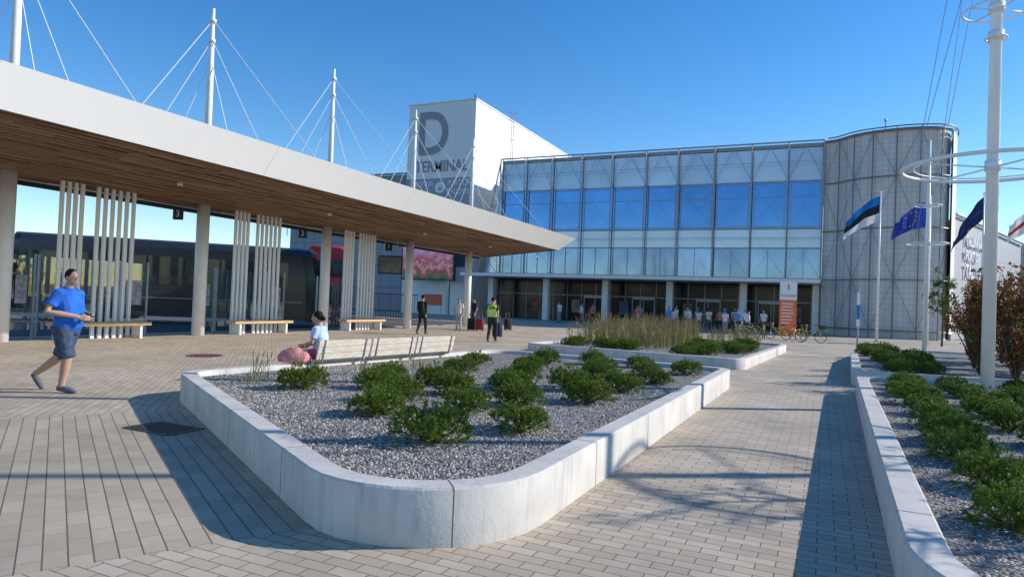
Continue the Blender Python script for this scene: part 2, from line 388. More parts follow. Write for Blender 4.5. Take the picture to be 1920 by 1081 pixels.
for x,y,s in [(1.1,5.15,.95),(1.2,6.2,1.05),(1.2,7.25,1.05),(1.25,8.3,1.1),(1.25,9.35,1.1),(1.3,10.4,1.1),(1.3,11.5,1.15),(1.35,12.6,1.15),(1.35,13.7,1.1),(1.5,14.6,1.05),(2.1,13.2,1.15),(2.1,12.0,1.15),(2.1,10.8,1.15),(2.1,9.7,1.15),(2.1,8.6,1.15),(2.05,7.6,1.15),(2.0,6.6,1.15),(2.9,11.5,1.2),(2.9,12.8,1.2),(2.9,10,1.2),(2.2,14.7,1.0),(3.3,14.6,1.2),(2.8,8.7,1.2),(1.85,5.5,1.0)]:
    shrub(x+R.uniform(-.08,.08),y+R.uniform(-.08,.08),.29,s,g1)
for i in range(24):
    shrub(R.uniform(-4.4,-2.3) if i<18 else R.uniform(-7.6,-4.6),19.9+i*.42 if i<18 else 20.3+R.uniform(0,.8),.21,1.25,g1)
for i in range(22): shrub(R.uniform(1.3,2.9),17.6+i*.52,.27,R.uniform(1.15,1.4),g1)
def tuft(b,x,y,z,h,n,spread,m0,m1,head):
    for k in range(n):
        a=R.uniform(0,6.3); d=Vector((math.cos(a),math.sin(a),0)); hh=h*R.uniform(.5,1.1); sp=spread*R.uniform(.2,1)
        p0=Vector((x,y,z))+d*R.uniform(0,.06); p1=p0+d*sp*.35+Vector((0,0,hh*.6)); p2=p0+d*sp+Vector((0,0,hh)); s=Vector((-d.y,d.x,0))*.004
        b.add([p0-s,p0+s,p1+s,p1-s,p2],[(0,1,2,3),(3,2,4)],m1 if k%2 else m0)
        if head and k%2==0:
            s=s*2.6; q=p1.lerp(p2,.55); b.add([q-s,q+s,p2+Vector((0,0,.06))],[(0,1,2)],m0); s2=d*.009; b.add([q-s2,q+s2,p2+Vector((0,0,.05))],[(0,1,2)],m0)
b=MB()
for i in range(250): tuft(b,R.uniform(-8.1,-4.6),R.uniform(22,30) ,.2,R.uniform(.6,1.15),20,.34,0,1,True)
for i in range(40): tuft(b,R.uniform(-4.5,-2.2),R.uniform(27.5,29.8) ,.2,R.uniform(.45,.8),18,.3,0,1,True)
put('feather_reed_grass',b.mesh('reed',[M_reed,M_blade]),label='tall straw-coloured feather reed grass in concrete planter',cat='grass',kind='stuff')
b=MB()
for (x,y,h) in [(-7.6,7.5,.38),(-7.5,8.3,.42),(-6.9,8.9,.3),(-7.3,7.0,.2),(-6.6,10.2,.3),(-6.8,12.6,.3)]:
    for k in range(3): tuft(b,x+R.uniform(-.15,.15),y+R.uniform(-.15,.15),.29,h,10,.2,0,1,h>.35)
put('ornamental_grass',b.mesh('grass',[M_reed,M_blade]),label='thin wispy ornamental grass tufts in the gravel',cat='grass',kind='stuff')
def bush(loc,r,h,n,m,lab,cat='bush',name='leafy_bush',leaf=.045,nb=14,m2=None):
    e=put(name,None,loc,label=lab,cat=cat); b=MB(); tips=[]
    for k in range(nb):
        a=R.uniform(0,6.3); q=R.uniform(.2,1); tip=Vector((r*q*math.cos(a),r*q*math.sin(a),h*R.uniform(.55,1.2)*(1.1-.35*q))); mid=tip*.5+Vector((0,0,h*.1))+rv()*.05
        b.tube([(0,0,0),mid,tip],[.022,.013,.004],5); tips.append((mid,tip))
        for j in range(2):
            s=mid.lerp(tip,R.random()*.7); t2=s+(rv()*.35+Vector((0,0,.35)))*min(r,1); b.tube([s,t2],[.008,.003],4); tips.append((s,t2))
    put('branch',b.mesh('branches',M_bark),parent=e)
    b=MB()
    for i in range(n):
        mid,tip=R.choice(tips); t=R.random()
        p=(mid*.35).lerp(mid,t*2) if t<.2 else mid.lerp(tip,t); p=p+rv()*R.uniform(.01,.10)*min(1,r)
        if p.z<.05: p.z=.05
        d=rv(); s=d.cross(rv()).normalized(); L=leaf*R.uniform(.7,1.3); b.add([p,p+d*L*.5+s*L*.35,p+d*L,p+d*L*.5-s*L*.35],[(0,1,2,3)],1 if (m2 and R.random()<.2) else 0)
    put('foliage',b.mesh('leaves',[m,m2] if m2 else m),parent=e); return e
lr='loose bush with reddish-brown and some green leaves in planter'
for (x,y,r,h) in [(3.75,17.4,.8,2.1),(4.4,19.2,1,2.7),(3.45,19.4,.85,2.2),(3.7,21.6,.9,2.3),(4.8,21.8,1.1,2.8),(4.3,23.6,1,2.4),(3.9,16.9,.7,1.6),(5.2,17.6,.9,2.7),(5.1,25.5,1,2.3),(4.8,27.5,1,2.1),(3.6,15.0,.6,1.2)]:
    bush((x,y,.28),r,h,2800,M_red,lr,leaf=.075,nb=22,m2=M_green)
# ------------------------------------------------------------------ trees
def tree(loc,h,cr,nl,m,lab,leaf=.08,trunk=.06,nb=26):
    e=put('small_tree',None,loc,label=lab,cat='tree'); b=MB()
    b.tube([(0,0,-.05),(.03,0,h*.3),(-.02,.03,h*.6),(0,0,h*.95)],[trunk,trunk*.8,trunk*.55,.01],8); tips=[]
    for k in range(nb):
        z=h*R.uniform(.35,.9); a=R.uniform(0,6.3); L=cr*R.uniform(.5,1)*(1.15-z/h*.5); d=Vector((math.cos(a),math.sin(a),R.uniform(.3,.9))).normalized()
        p=Vector((0,0,z)); q=p+d*L*.5+rv()*.08; t=p+d*L+rv()*.1; b.tube([p,q,t],[trunk*.35,trunk*.2,.004],5); tips.append((q,t))
        for j in range(3):
            s=q.lerp(t,R.random()); tt=s+rv()*L*.35; b.tube([s,tt],[.007,.003],4); tips.append((s,tt))
    put('trunk',b.mesh('trunk',M_bark,True),parent=e)
    b=MB()
    for i in range(nl):
        q,t=R.choice(tips); p=q.lerp(t,R.random())+rv()*R.uniform(.01,.12); d=rv(); s=d.cross(rv()).normalized(); L=leaf*R.uniform(.6,1.2)
        b.add([p,p+d*L*.5+s*L*.3,p+d*L,p+d*L*.5-s*L*.3],[(0,1,2,3)])
    put('crown',b.mesh('crown',m),parent=e); return e
tree((6.3,46,0),4.6,1.1,2400,M_green,'small slender green tree planted near the rounded tower',.11)
tree((4.2,9.1,.28),3.4,1.2,420,M_red,'young sparse tree with reddish leaves in planter',.07,.05,22)
tree((4.0,6.6,.28),3.3,1.1,380,M_red,'young sparse tree with reddish leaves in planter',.07,.05,22)
tree((3.2,4.3,.28),2.9,.9,300,M_red,'young sparse tree with reddish leaves in planter',.07,.045,20)
tree((9.5,27,.28),4.6,1.6,6000,M_green,'leafy green tree behind reddish bushes',.11)
tree((8.2,22.5,.28),4.0,1.4,5000,M_red,'tree with reddish leaves behind planter',.1)
# ------------------------------------------------------------------ masts with rings and flags
def ring(b,c,r,t,n=48,mi=0,m=8):
    b.tube([(c[0]+r*math.cos(2*math.pi*k/n),c[1]+r*math.sin(2*math.pi*k/n),c[2]) for k in range(n+1)],t,m,mi,cap=False)
def ring_mast(loc,h,rb,rt,rings,stays,lab):
    e=put('signal_mast',None,loc,label=lab,cat='mast',group='white decorative masts with rings')
    put('pole',MB().tube([(0,0,-.1),(0,0,h*.6),(0,0,h)],[rb,rb*.8,rt],18).tube([(0,0,0),(0,0,.03)],rb*1.9,18).mesh('pole',M_white,True),parent=e)
    for (z,r) in rings:
        b=MB(); ring(b,(0,0,z),r,.034 if r>1 else .018)
        if r>1: ring(b,(0,0,z+.03),r*.86,.012)
        for k in range(4):
            a=k*math.pi/2+.5; b.tube([(0,0,z),(r*math.cos(a),r*math.sin(a),z)],.014,6)
        b.tube([(0,0,z-.06),(0,0,z+.12)],rb*1.15,14)
        put('ring',b.mesh('ring',M_white,True),parent=e)
    for (z0,z1,r) in stays:
        for k in range(4):
            a=k*math.pi/2+.5; put('stay_cable',MB().tube([(0,0,z0),(r*math.cos(a),r*math.sin(a),z1)],.006,5).mesh('stay',M_steel),parent=e)
    return e
ring_mast((2.6,14.0,.28),13.5,.105,.05,[(3.98,1.38),(6.75,.5),(6.25,.16),(9.5,.6)],[(12.5,4.0,1.38),(9.5,4.0,1.38)],'tall white mast with large horizontal ring and cables in planter')
ring_mast((7.3,12.2,0),12,.10,.05,[(5.2,1.3),(7.6,.5)],[(11,5.2,1.3)],'tall white mast with horizontal ring and cables beside planter')
ring_mast((3.5,29.6,.28),8.1,.09,.04,[(4.15,.7),(5.6,.45)],[(7.8,4.15,.7)],'slim white mast with two small rings beside path')
def flagmat(name,bands,axis=2):
    m,nt,b=nt_new(name); tc=N(nt,'ShaderNodeTexCoord'); s=N(nt,'ShaderNodeSeparateXYZ'); nt.links.new(tc.outputs['UV'],s.inputs[0])
    cr=N(nt,'ShaderNodeValToRGB'); cr.color_ramp.interpolation='CONSTANT'; e=cr.color_ramp.elements
    for i,(p,c) in enumerate(bands):
        k=e[i] if i<2 else e.new(p); k.position=p; k.color=(*c,1)
    nt.links.new(s.outputs[1],cr.inputs[0]); nt.links.new(cr.outputs[0],b.inputs['Base Color']); b.inputs['Roughness'].default_value=.7
    tr=N(nt,'ShaderNodeBsdfTranslucent'); nt.links.new(cr.outputs[0],tr.inputs[0]); mx=N(nt,'ShaderNodeMixShader'); mx.inputs[0].default_value=.35
    o=[n for n in nt.nodes if n.type=='OUTPUT_MATERIAL'][0]; nt.links.new(b.outputs[0],mx.inputs[1]); nt.links.new(tr.outputs[0],mx.inputs[2]); nt.links.new(mx.outputs[0],o.inputs[0])
    return m
M_gold=mat('gold_star',(.75,.55,.03),.6)
def flag(loc,h,w,hh,m,lab,star=False,droop=.6,fold=.13,ext=.86):
    e=put('flagpole',None,loc,label=lab,cat='flagpole',group='white flagpoles in a row')
    put('pole',MB().tube([(0,0,0),(0,0,h)],[.09,.04],14).mesh('pole',M_white,True),parent=e)
    put('finial',MB().ell((0,0,h+.05),(.08,.08,.07)).mesh('finial',M_white,True),parent=e)
    put('base_plate',MB().tube([(0,0,.005),(0,0,.03)],.2,16).mesh('base',M_steel),parent=e)
    nx,nz=30,12; vs=[];fs=[];uv=[]
    D=Vector((-.92,-.38,0)); Q=Vector((.38,-.92,0))
    def pt(u,v):
        p=D*(w*u*ext)+Q*(math.sin(u*13+v*2.5)*fold*u**.5)+D*(math.sin(u*9-v*4)*fold*.6*u)
        return Vector((p.x-.04,p.y,h-.15-hh*(1-v)-droop*w*u**1.2*(.75+.3*v)-math.sin(u*8+v*2)*fold*.5))
    for j in range(nz+1):
        for i in range(nx+1): vs.append(pt(i/nx,j/nz)); uv.append((i/nx,j/nz))
    for j in range(nz):
        for i in range(nx): a=j*(nx+1)+i; fs.append((a,a+1,a+nx+2,a+nx+1))
    me=MB().add(vs,fs).mesh('flag',m,True); ul=me.uv_layers.new()
    for l in me.loops: ul.data[l.index].uv=uv[l.vertex_index]
    f=put('flag',me,parent=e)
    if star:
        for k in range(12):
            a=k*math.pi/6; u0=.5+.2*math.cos(a); v0=.5+.3*math.sin(a); vv=[pt(u0,v0)+Q*.02]
            for q in range(10):
                t=q*math.pi/5+math.pi/2; r=.075 if q%2==0 else .03
                vv.append(pt(u0+math.cos(t)*r/w,v0+math.sin(t)*r/hh)+Q*.02)
            put('star',MB().add(vv,[(0,1+q,1+(q+1)%10) for q in range(10)]).mesh('star',M_gold),parent=f)
    return e
fe=flagmat('flag_estonia',[(0,(.8,.8,.8)),(.333,(.015,.015,.015)),(.667,(.0,.17,.55))])
flag((3.1,48.4,0),9.5,2.3,1.6,fe,'white flagpole with blue, black and white striped flag',droop=.75,ext=.95)
flag((5.9,48.9,0),9.2,2.5,1.5,flagmat('flag_eu',[(0,(.03,.06,.36)),(.99,(.03,.06,.36))]),'white flagpole with blue flag bearing ring of gold stars',True,.62,.24,.92)
flag((9.35,52.6,0),9.9,2.3,1.5,flagmat('flag_navy',[(0,(.012,.02,.09)),(.45,(.02,.05,.18)),(.55,(.012,.02,.09))]),'white flagpole with dark navy flag',False,1.3)
flag((12.6,54.2,0),9.4,2.2,1.5,flagmat('flag_red_white',[(0,(.75,.75,.75)),(.4,(.5,.02,.03)),(.6,(.75,.75,.75))]),'white flagpole with white and red flag')
# ------------------------------------------------------------------ bus station canopy
CY=[-2.1,4.0,10.2,16.35,22.7,29.15,35.5]; CX=-19.6
def seam_mat(name,col,axis,period,width=.006,rough=.45,diag=None,var=.04,line=.35,metal=0):
    m,nt,b=nt_new(name); tc=N(nt,'ShaderNodeTexCoord'); P=tc.outputs['Object']; masks=[]
    for (vec,per) in ([(axis,period)] if not diag else diag):
        d=N(nt,'ShaderNodeVectorMath',operation='DOT_PRODUCT'); nt.links.new(P,d.inputs[0]); d.inputs[1].default_value=vec
        f=math_n(nt,'FRACT',math_n(nt,'DIVIDE',d.outputs['Value'],per)); masks.append(math_n(nt,'LESS_THAN',f,width/per))
    k=masks[0]
    for q in masks[1:]: k=math_n(nt,'MAXIMUM',k,q)
    no=N(nt,'ShaderNodeTexNoise'); no.inputs['Scale'].default_value=.8; no.inputs['Detail'].default_value=6; nt.links.new(P,no.inputs['Vector'])
    c=mixc(nt,no.outputs[0],[x*(1-var) for x in col],[min(1,x*(1+var)) for x in col]); c=mixc(nt,k,c,[x*line for x in col])
    nt.links.new(c,b.inputs['Base Color']); b.inputs['Roughness'].default_value=rough; b.inputs['Metallic'].default_value=metal; return m
M_fas=seam_mat('fascia_panels',(.90,.89,.88),(0,1,0),6.2,.014,.5,line=.6)
can=put('bus_station_canopy',None,(CX,16,0),label='long white bus station canopy with timber soffit, columns and masts',cat='canopy')
def cpart(name,me,**k):
    o=put(name,me,parent=can,**k); o.location=(-CX,-16,0); return o
Y0=-8; ZB=4.5
K=28; vs=[];fs=[]
for i in range(K+1):
    t=i/K; vs+=[(-12.25-.15*t,Y0+42.5*t,5.2),(-12.50-.70*t,Y0+41.9*t,ZB)]
for i in range(K): fs.append((2*i,2*i+1,2*i+3,2*i+2))
k=len(vs); vs+=[(-20.3,40.3,5.2),(-20.3,39.4,ZB),(-20.9,40.3,5.2),(-20.9,39.4,ZB),(-20.9,Y0,5.2),(-20.9,Y0,ZB)]
fs+=[(2*K,2*K+1,k+1,k),(k,k+1,k+3,k+2),(k+2,k+3,k+5,k+4),(k+4,k+5,1,0)]
fme=MB().add(vs,fs).mesh('fascia',M_fas)
for p in fme.polygons[:K]: p.use_smooth=True
cpart('fascia',fme)
fas=[(-12.27,Y0,5.195),(-12.42,34.5,5.195),(-20.3,40.3,5.195),(-20.9,40.3,5.195),(-20.9,Y0,5.195)]
bot=[(-12.55,Y0,4.70),(-13.2,33.9,4.70),(-20.3,39.4,4.70),(-20.9,39.4,4.70),(-20.9,Y0,4.70)]
cpart('roof_deck',MB().add(fas+bot,[(0,1,2,3,4),(9,8,7,6,5)]).mesh('deck',M_dark))
def woodslat():
    m,nt,b=nt_new('soffit_timber'); tc=N(nt,'ShaderNodeTexCoord'); g=N(nt,'ShaderNodeNewGeometry')
    mp=N(nt,'ShaderNodeMapping'); mp.inputs['Scale'].default_value=(8,.6,8); nt.links.new(tc.outputs['Object'],mp.inputs[0])
    no=N(nt,'ShaderNodeTexNoise'); no.inputs['Scale'].default_value=2.5; no.inputs['Detail'].default_value=6; nt.links.new(mp.outputs[0],no.inputs['Vector'])
    f=math_n(nt,'ADD',math_n(nt,'MULTIPLY',g.outputs['Random Per Island'],.7),math_n(nt,'MULTIPLY',no.outputs[0],.4))
    nt.links.new(mixc(nt,f,(.12,.062,.030),(.40,.245,.135)),b.inputs['Base Color']); b.inputs['Roughness'].default_value=.65; return m
b=MB(); x=-20.75
while x<-12.62:
    if x>-13.28: yend=(-12.60-x-.075)/.70*41.9+Y0
    else: yend=33.9+(-13.2-x)*.775-.2
    if yend<Y0+.5: x+=.125; continue
    y=Y0+R.uniform(.3,1.6); ys=[Y0]
    while y<yend-.5: ys.append(y); y+=1.55
    ys.append(yend)
    for a,c in zip(ys[:-1],ys[1:]):
        if c-a>.05: h_=R.choice((0,0,0,.02,.035)); b.box(x,x+.070,a+.010,c-.010,ZB+.01+h_,ZB+.05+h_)
    x+=.125
cpart('soffit',b.mesh('soffit',woodslat()))
for cy in CY:
    cpart('column',MB().tube([(CX,cy,0),(CX,cy,4.69)],.21,24).mesh('column',M_white,True))
    b=MB(); b.tube([(CX,cy,5.19),(CX,cy,8.5),(CX,cy,11.4)],[.13,.11,.05],16)
    for z in (10.2,10.9): b.tube([(CX,cy,z),(CX,cy,z+.12)],.11,14)
    cpart('mast',b.mesh('mast',M_white,True))
    for (tx,ty,z) in [(-14.2,cy+.2,11.0),(-16.3,cy,10.3),(-18,cy,9.6),(-20.6,cy-3.4,11.0),(-20.6,cy-2.2,10.3),(-20.6,cy-1.1,9.6)]:
        cpart('stay_cable',MB().tube([(CX,cy,z),(tx,ty,5.2)],.014,6).mesh('cable',M_white))
    cpart('soffit_light',MB().tube([(-16.2,cy+2.5,ZB-.07),(-16.2,cy+2.5,ZB)],.07,12).mesh('dome',M_white))
cpart('edge_beam',MB().box(-21.1,-20.92,Y0,39.4,4.38,4.75).mesh('beam',M_dark))
def shelter(yc):
    e=put('waiting_bay',None,(-19.8,yc,0),label='waiting bay with white vertical poles, glass screens and timber bench',cat='bus shelter',group='waiting bays under the canopy')
    for k in range(4): put('pole',MB().box(-.035,.035,-.05,.05,0,4.6).mesh('pole',M_white),(.12,-1.1+k*.19,0),parent=e)
    for k in range(6): put('pole',MB().box(-.035,.035,-.05,.05,0,4.6).mesh('pole',M_white),(.12,-.05+k*.225,0),parent=e)
    put('bench_seat',MB().box(.18,.65,-1.4,1.5,.40,.50).mesh('seat',M_woodnew),parent=e)
    for y in (-1.1,1.2): put('bench_support',MB().box(.2,.6,y-.04,y+.04,0,.4).mesh('support',M_white),parent=e)
    for y0,y1 in ((-2.0,-1.3),(1.25,2.2),(-1.2,1.2)):
        put('glass_screen',MB().box(-.62,-.60,y0,y1,.25,2.35).mesh('glass',M_clear),parent=e)
        for y in (y0,y1): put('screen_post',MB().box(-.64,-.58,y-.02,y+.02,0,2.4).mesh('post',M_steel),parent=e)
        if y1-y0<1.5: put('timetable_poster',MB().box(-.595,-.59,y0+.2,y1-.2,1.0,1.8).mesh('poster',mat('timetable',(.30,.32,.35),.4,0,.45,9)),parent=e)
for yc in (6.5,12.75,18.95,25.15): shelter(yc)
M_num=mat('number_sign_blue_black',(.03,.036,.06),.4)
for y,s in ((15.9,'3'),(22.0,'2'),(28.25,'1')):
    e=put('bay_number_sign',None,(-20.3,y,4.16),rad(25),label='dark square hanging sign showing number %s'%s,cat='sign',group='bay number signs')
    put('sign_panel',MB().box(-.17,.17,-.03,.03,-.2,.2).mesh('panel',M_num),parent=e)
    put('number',text_mesh(s,.32,M_white,.004),(0,-.036,0),RX90,parent=e)
    for xx in (-.1,.1): put('hanger',MB().tube([(xx,0,.2),(xx,0,.45)],.01,6).mesh('hanger',M_steel),parent=e)
e=put('information_display',None,(-19.2,26.9,3.15),rad(20),label='dark framed information display hanging under canopy',cat='display screen')
put('casing',MB().box(-.6,.6,-.06,.06,-.45,.45).mesh('casing',M_dark),parent=e)
put('screen',MB().box(-.55,.55,-.068,-.062,-.38,.38).mesh('screen',mat('display',(.10,.14,.15),.15,var=.3,scale=3)),parent=e)
for xx in (-.3,.3): put('bracket',MB().tube([(xx,0,.45),(xx,0,1.4)],.02,6).mesh('bracket',M_steel),parent=e)
# ------------------------------------------------------------------ park benches (on planter rim)
def park_bench(loc,rot,lab):
    e=put('park_bench',None,loc,rot,label=lab,cat='bench',group='timber benches on the planter edge')
    b=MB()
    for k in range(4): b.box(-.30+k*.115,-.30+k*.115+.1,-.63,.63,.40,.44)
    put('seat',b.mesh('seat',M_wood),parent=e)
    b=MB(); Mx=Matrix.Translation((.20,0,.45))@Matrix.Rotation(rad(12),4,'Y')
    for k in range(3): b.box(-.018,.018,-.63,.63,.0+k*.115,.107+k*.115,M=Mx)
    put('backrest',b.mesh('back',M_wood),parent=e)
    for y in (-.5,.5):
        b=MB(); b.box(-.3,.2,y-.02,y+.02,.384,.398); b.tube([(.2,y,.39),(.235,y,.5),(.29,y,.79)],.018,6); put('leg',b.mesh('leg',M_steel),parent=e)
wdir=Vector((1.0,8.5)).normalized(); rotb=-math.atan2(wdir.x,wdir.y)
for k in range(3):
    c=Vector((-8.55,6.8))+wdir*(2.95+k*1.32)+Vector((wdir.y,-wdir.x))*.14
    park_bench((c.x,c.y,0),rotb,'weathered timber slatted bench with backrest on planter rim')
# ------------------------------------------------------------------ terminal: glass hall
XS=[-29.57,-26.92,-24.09,-21.09,-18.1,-14.94,-12.05,-8.91,-5.86,-2.99,-.3]
ter=put('terminal_building',None,(-15,60,0),label='long glass-fronted ferry terminal hall with entrance canopy',cat='building')
def tpart(name,me,loc=None,rot=0,parent=None,**k):
    o=put(name,me,parent=parent or ter,rot=rot,**k); l=Vector(loc or (0,0,0)); o.location=l-Vector((-15,60,0)) if parent is None else l; return o
M_gblue=mat('blue_reflective_glass',(.11,.26,.50),.05,.7,.30,.35,bump=.06,bscale=.5,perobj=.5)
M_gfrit=mat('fritted_white_glass',(.58,.65,.72),.15,.25,.16,.5,perobj=.5)
M_glow=mat('lower_glass',(.20,.30,.46),.06,.6,.38,.4,bump=.06,bscale=.5,perobj=.5)
M_fr=mat('facade_steel_frame',(.36,.37,.39),.45,.2,.1)
tpart('wall',MB().box(-29.5,-.4,61.6,95,4.6,15.4).box(-31.5,-29.5,66,95,0,15.4).box(-31.5,-.2,64.5,66,0,4.6).mesh('wall',M_offw))
tpart('roof',MB().box(-29.7,-.2,60.0,95,15.42,15.72).mesh('roof',M_steel))
for i in range(10):
    a,c=XS[i]+.06,XS[i+1]-.06
    for (z0,z1,m,nm) in ((12.66,15.35,M_gfrit,'glass_panel'),(7.05,8.56,M_gfrit,'glass_panel'),(8.70,12.54,M_gblue,'window'),(4.50,6.93,M_glow,'window')):
        me=MB().box(a,c,60.0,60.04,z0,z1).mesh(nm,m); wo=tpart(nm,me)
        if m is M_gblue:
            b=MB()
            for xx in (a+.18,c-.18): b.box(xx-.03,xx+.03,59.93,60.0,z0+.1,z1-.1)
            for zz in (z0+.1,z1-.1,z0+2.6): b.box(a+.18,c-.18,59.94,59.998,zz-.025,zz+.025)
            put('frame',b.mesh('frame',M_fr),parent=wo)
        elif m is M_glow:
            b=MB(); xm=(a+c)/2; b.box(xm-.02,xm+.02,59.93,60.0,z0,z1); put('frame',b.mesh('frame',M_fr),parent=wo)
tpart('glass_panel',MB().add([(-29.65,60.02,15.35),(-29.65,60.02,4.5),(-31.4,60.3,4.5)],[(0,1,2)]).mesh('end_glass',M_gfrit))
for x in XS:
    b=MB(); b.box(x-.035,x+.035,59.86,60.1,4.3,15.8); b.tube([(x,59.3,4.4),(x,59.3,15.74)],.04,8)
    for z in (6.99,8.62,12.6,15.5): b.box(x-.02,x+.02,59.3,59.86,z-.03,z+.03)
    tpart('mullion',b.mesh('mullion',M_fr))
b=MB()
for z in (4.42,6.99,8.62,12.6,15.6): b.box(XS[0],XS[-1],59.94,60.06,z-.05,z+.05)
for z in (7.8,14.1): b.tube([(XS[0],59.3,z),(XS[-1],59.3,z)],.02,6)
for i in range(10):
    a,c=XS[i],XS[i+1]; m_=(a+c)/2
    b.tube([(a,59.6,12.7),(m_,59.6,15.5)],.022,6); b.tube([(m_,59.6,15.5),(c,59.6,12.7)],.022,6)
    b.tube([(a,59.3,8.6),(c,59.3,12.6)],.006,5); b.tube([(c,59.3,8.6),(a,59.3,12.6)],.006,5)
    b.tube([(a,59.3,4.4),(c,59.3,8.6)],.006,5); b.tube([(c,59.3,4.4),(a,59.3,8.6)],.006,5)
b.tube([(XS[0],59.3,15.74),(XS[-1],59.3,15.74)],.07,8)
b.tube([(-29.6,59.5,15.7),(-31.9,59.5,4.3)],.07,8)
for k in range(5):
    t0,t1=k/5,(k+1)/5; xa=-29.6-2.3*t0; xb=-29.6-2.3*t1; za=15.7-11.4*t0; zb=15.7-11.4*t1
    b.tube([(xa,59.5,za),(-29.57,59.5,zb)],.03,6); b.tube([(xb,59.5,zb),(-29.57,59.5,zb)],.03,6)
tpart('facade_frame',b.mesh('frame',M_fr))
tpart('entrance_canopy',MB().box(-32.5,-.3,57.2,60.6,4.02,4.32).mesh('canopy',M_offw))
M_dkglass=mat('dark_entrance_glass',(.02,.028,.034),.18,0,.5,.4,spec=.3)
tpart('entrance_glazing',MB().box(-31.4,-.35,63.5,63.56,0,4.0).mesh('glaz',M_dkglass))
tpart('entrance_ceiling',MB().box(-31.4,-.35,60.6,63.5,3.95,4.1).mesh('ceil',mat('soffit_grey',(.12,.12,.12),.7)))
for x in (-30.6,-24.6,-18.6,-12.6,-6.3,-.6):
    tpart('column',MB().box(x-.28,x+.28,60.2,60.9,0,4.0).mesh('column',M_offw))
b=MB()
for k in range(21): x=-31+k*1.5; b.box(x-.04,x+.04,63.42,63.5,0,3.95)
b.box(-31.4,-.35,63.42,63.5,2.5,2.58); tpart('glazing_bar',b.mesh('bars',M_steel))
for x in (-20.5,-15.6,-9.6,-4.2):
    b=MB().box(x-1.1,x+1.1,63.0,63.4,2.3,2.6).box(x-1.1,x-1.02,63.0,63.4,0,2.3).box(x+1.02,x+1.1,63.0,63.4,0,2.3).box(x-.03,x+.03,63.1,63.3,0,2.3); tpart('door',b.mesh('door',M_steel))
pc=[(.3,.06,.05),(.25,.23,.2),(.06,.14,.3),(.2,.16,.12),(.2,.2,.22)]
for i,x in enumerate((-27,-22.5,-17.6,-11.5,-2.2)):
    tpart('poster_panel',MB().box(x-.45,x+.45,63.3,63.38,.8,2.1).mesh('poster',mat('poster_%d'%i,pc[i],.5,0,.6,2)))
# ------------------------------------------------------------------ D tower
M_tside=seam_mat('white_diamond_cladding',(.88,.87,.85),None,1,.045,.5,diag=[((0,.8,.45),2.0),((0,-.8,.45),2.0),((0,0,1),5.6)],line=.62)
M_tfront=seam_mat('grey_cladding',(.80,.78,.77),None,1,.03,.5,diag=[((1,0,0),2.72),((0,0,1),2.8)],line=.8)
tow=put('terminal_tower',None,(-37.1,60,0),label='tall pale box tower with large grey letter D sign',cat='building')
def wpart(name,me,loc=(0,0,0),rot=0,**k):
    o=put(name,me,parent=tow,rot=rot,**k); o.location=Vector(loc)-Vector((-37.1,60,0)); return o
wpart('wall',MB().add([(-41.2,60,0),(-33,60,0),(-33,60,22.3),(-41.2,60,22.3)],[(0,1,2,3)]).mesh('wf',M_tfront))
wpart('side_wall',MB().add([(-33,60,0),(-33,90,0),(-33,90,22.3),(-33,60,22.3),(-41.2,60,0),(-41.2,90,0),(-41.2,90,22.3),(-41.2,60,22.3)],[(0,1,2,3),(4,7,6,5),(1,5,6,2)]).mesh('ws',M_tside))
wpart('roof',MB().box(-41.3,-32.9,59.9,90.1,22.3,22.42).mesh('wr',M_offw))
wpart('roof_vent',MB().tube([(-37,62.5,22.4),(-37,62.5,22.9)],.7,16).mesh('vent',M_dark))
wpart('roof_camera',MB().tube([(-33.4,60.4,22.4),(-33.4,60.4,23)],.06,6).mesh('vent',M_dark))
b=MB()
for dx in (0,.5): b.tube([(-32.7,68+dx,15),(-32.7,68+dx,23.2),(-33.3,68+dx,23.2)],.04,6)
for k in range(22): b.tube([(-32.7,68,15.2+k*.38),(-32.7,68.5,15.2+k*.38)],.02,5)
for z in (17,18.5,20,21.5,23): b.tube([(-32.7,68,z),(-32.2,68.25,z),(-32.7,68.5,z)],.02,5)
wpart('ladder',b.mesh('ladder',M_steel))
M_let=mat('grey_lettering',(.28,.285,.31),.5); M_whl=mat('white_lettering',(.8,.82,.85),.5); M_band=mat('blue_grey_band',(.30,.32,.39),.5,0,.1,.4)
wpart('letter',text_mesh('D',6,M_let,.02,bold=.10,width=3.6,height=4.6),(-38.0,59.96,19.15),RX90)
wpart('lettering',text_mesh('TERMINAL',1.4,M_let,.02,bold=.01,width=6.5,height=1.2),(-36.9,59.96,15.6),RX90)
wpart('sign_band',MB().box(-41.2,-33,59.94,59.985,10.6,14.3).mesh('band',M_band))
wpart('lettering',text_mesh('TALLINNA\nSADAM',.7,M_whl,.015,'LEFT',width=2.9,height=1.5),(-39.2,59.92,13.3),RX90)
wpart('lettering',text_mesh('PORT OF\nTALLINN',.7,M_whl,.015,'LEFT',width=2.6,height=1.5),(-34.7,59.92,13.3),RX90)
wpart('emblem',MB().tube([(-36.9,59.93,13.3),(-36.9,59.90,13.3)],.6,20).mesh('emb',M_whl))
b=MB(); b.box(-37.15,-36.65,59.87,59.895,13.0,13.1)
for k in range(3): b.add([(-37.12+k*.17,59.88,13.1),(-36.98+k*.17,59.88,13.1),(-37.05+k*.17,59.88,13.6)],[(0,1,2)])
wpart('emblem_crown',b.mesh('crown',M_band))
wpart('dark_sign_band',MB().box(-41.2,-33,59.94,59.985,5.0,10.4).mesh('band',mat('dark_sign_band',(.10,.12,.18),.4)))
wpart('lettering',text_mesh('TALLINK',1.3,M_whl,.015,bold=.02,width=5.6,height=1.1),(-37.1,59.92,9.3),RX90)
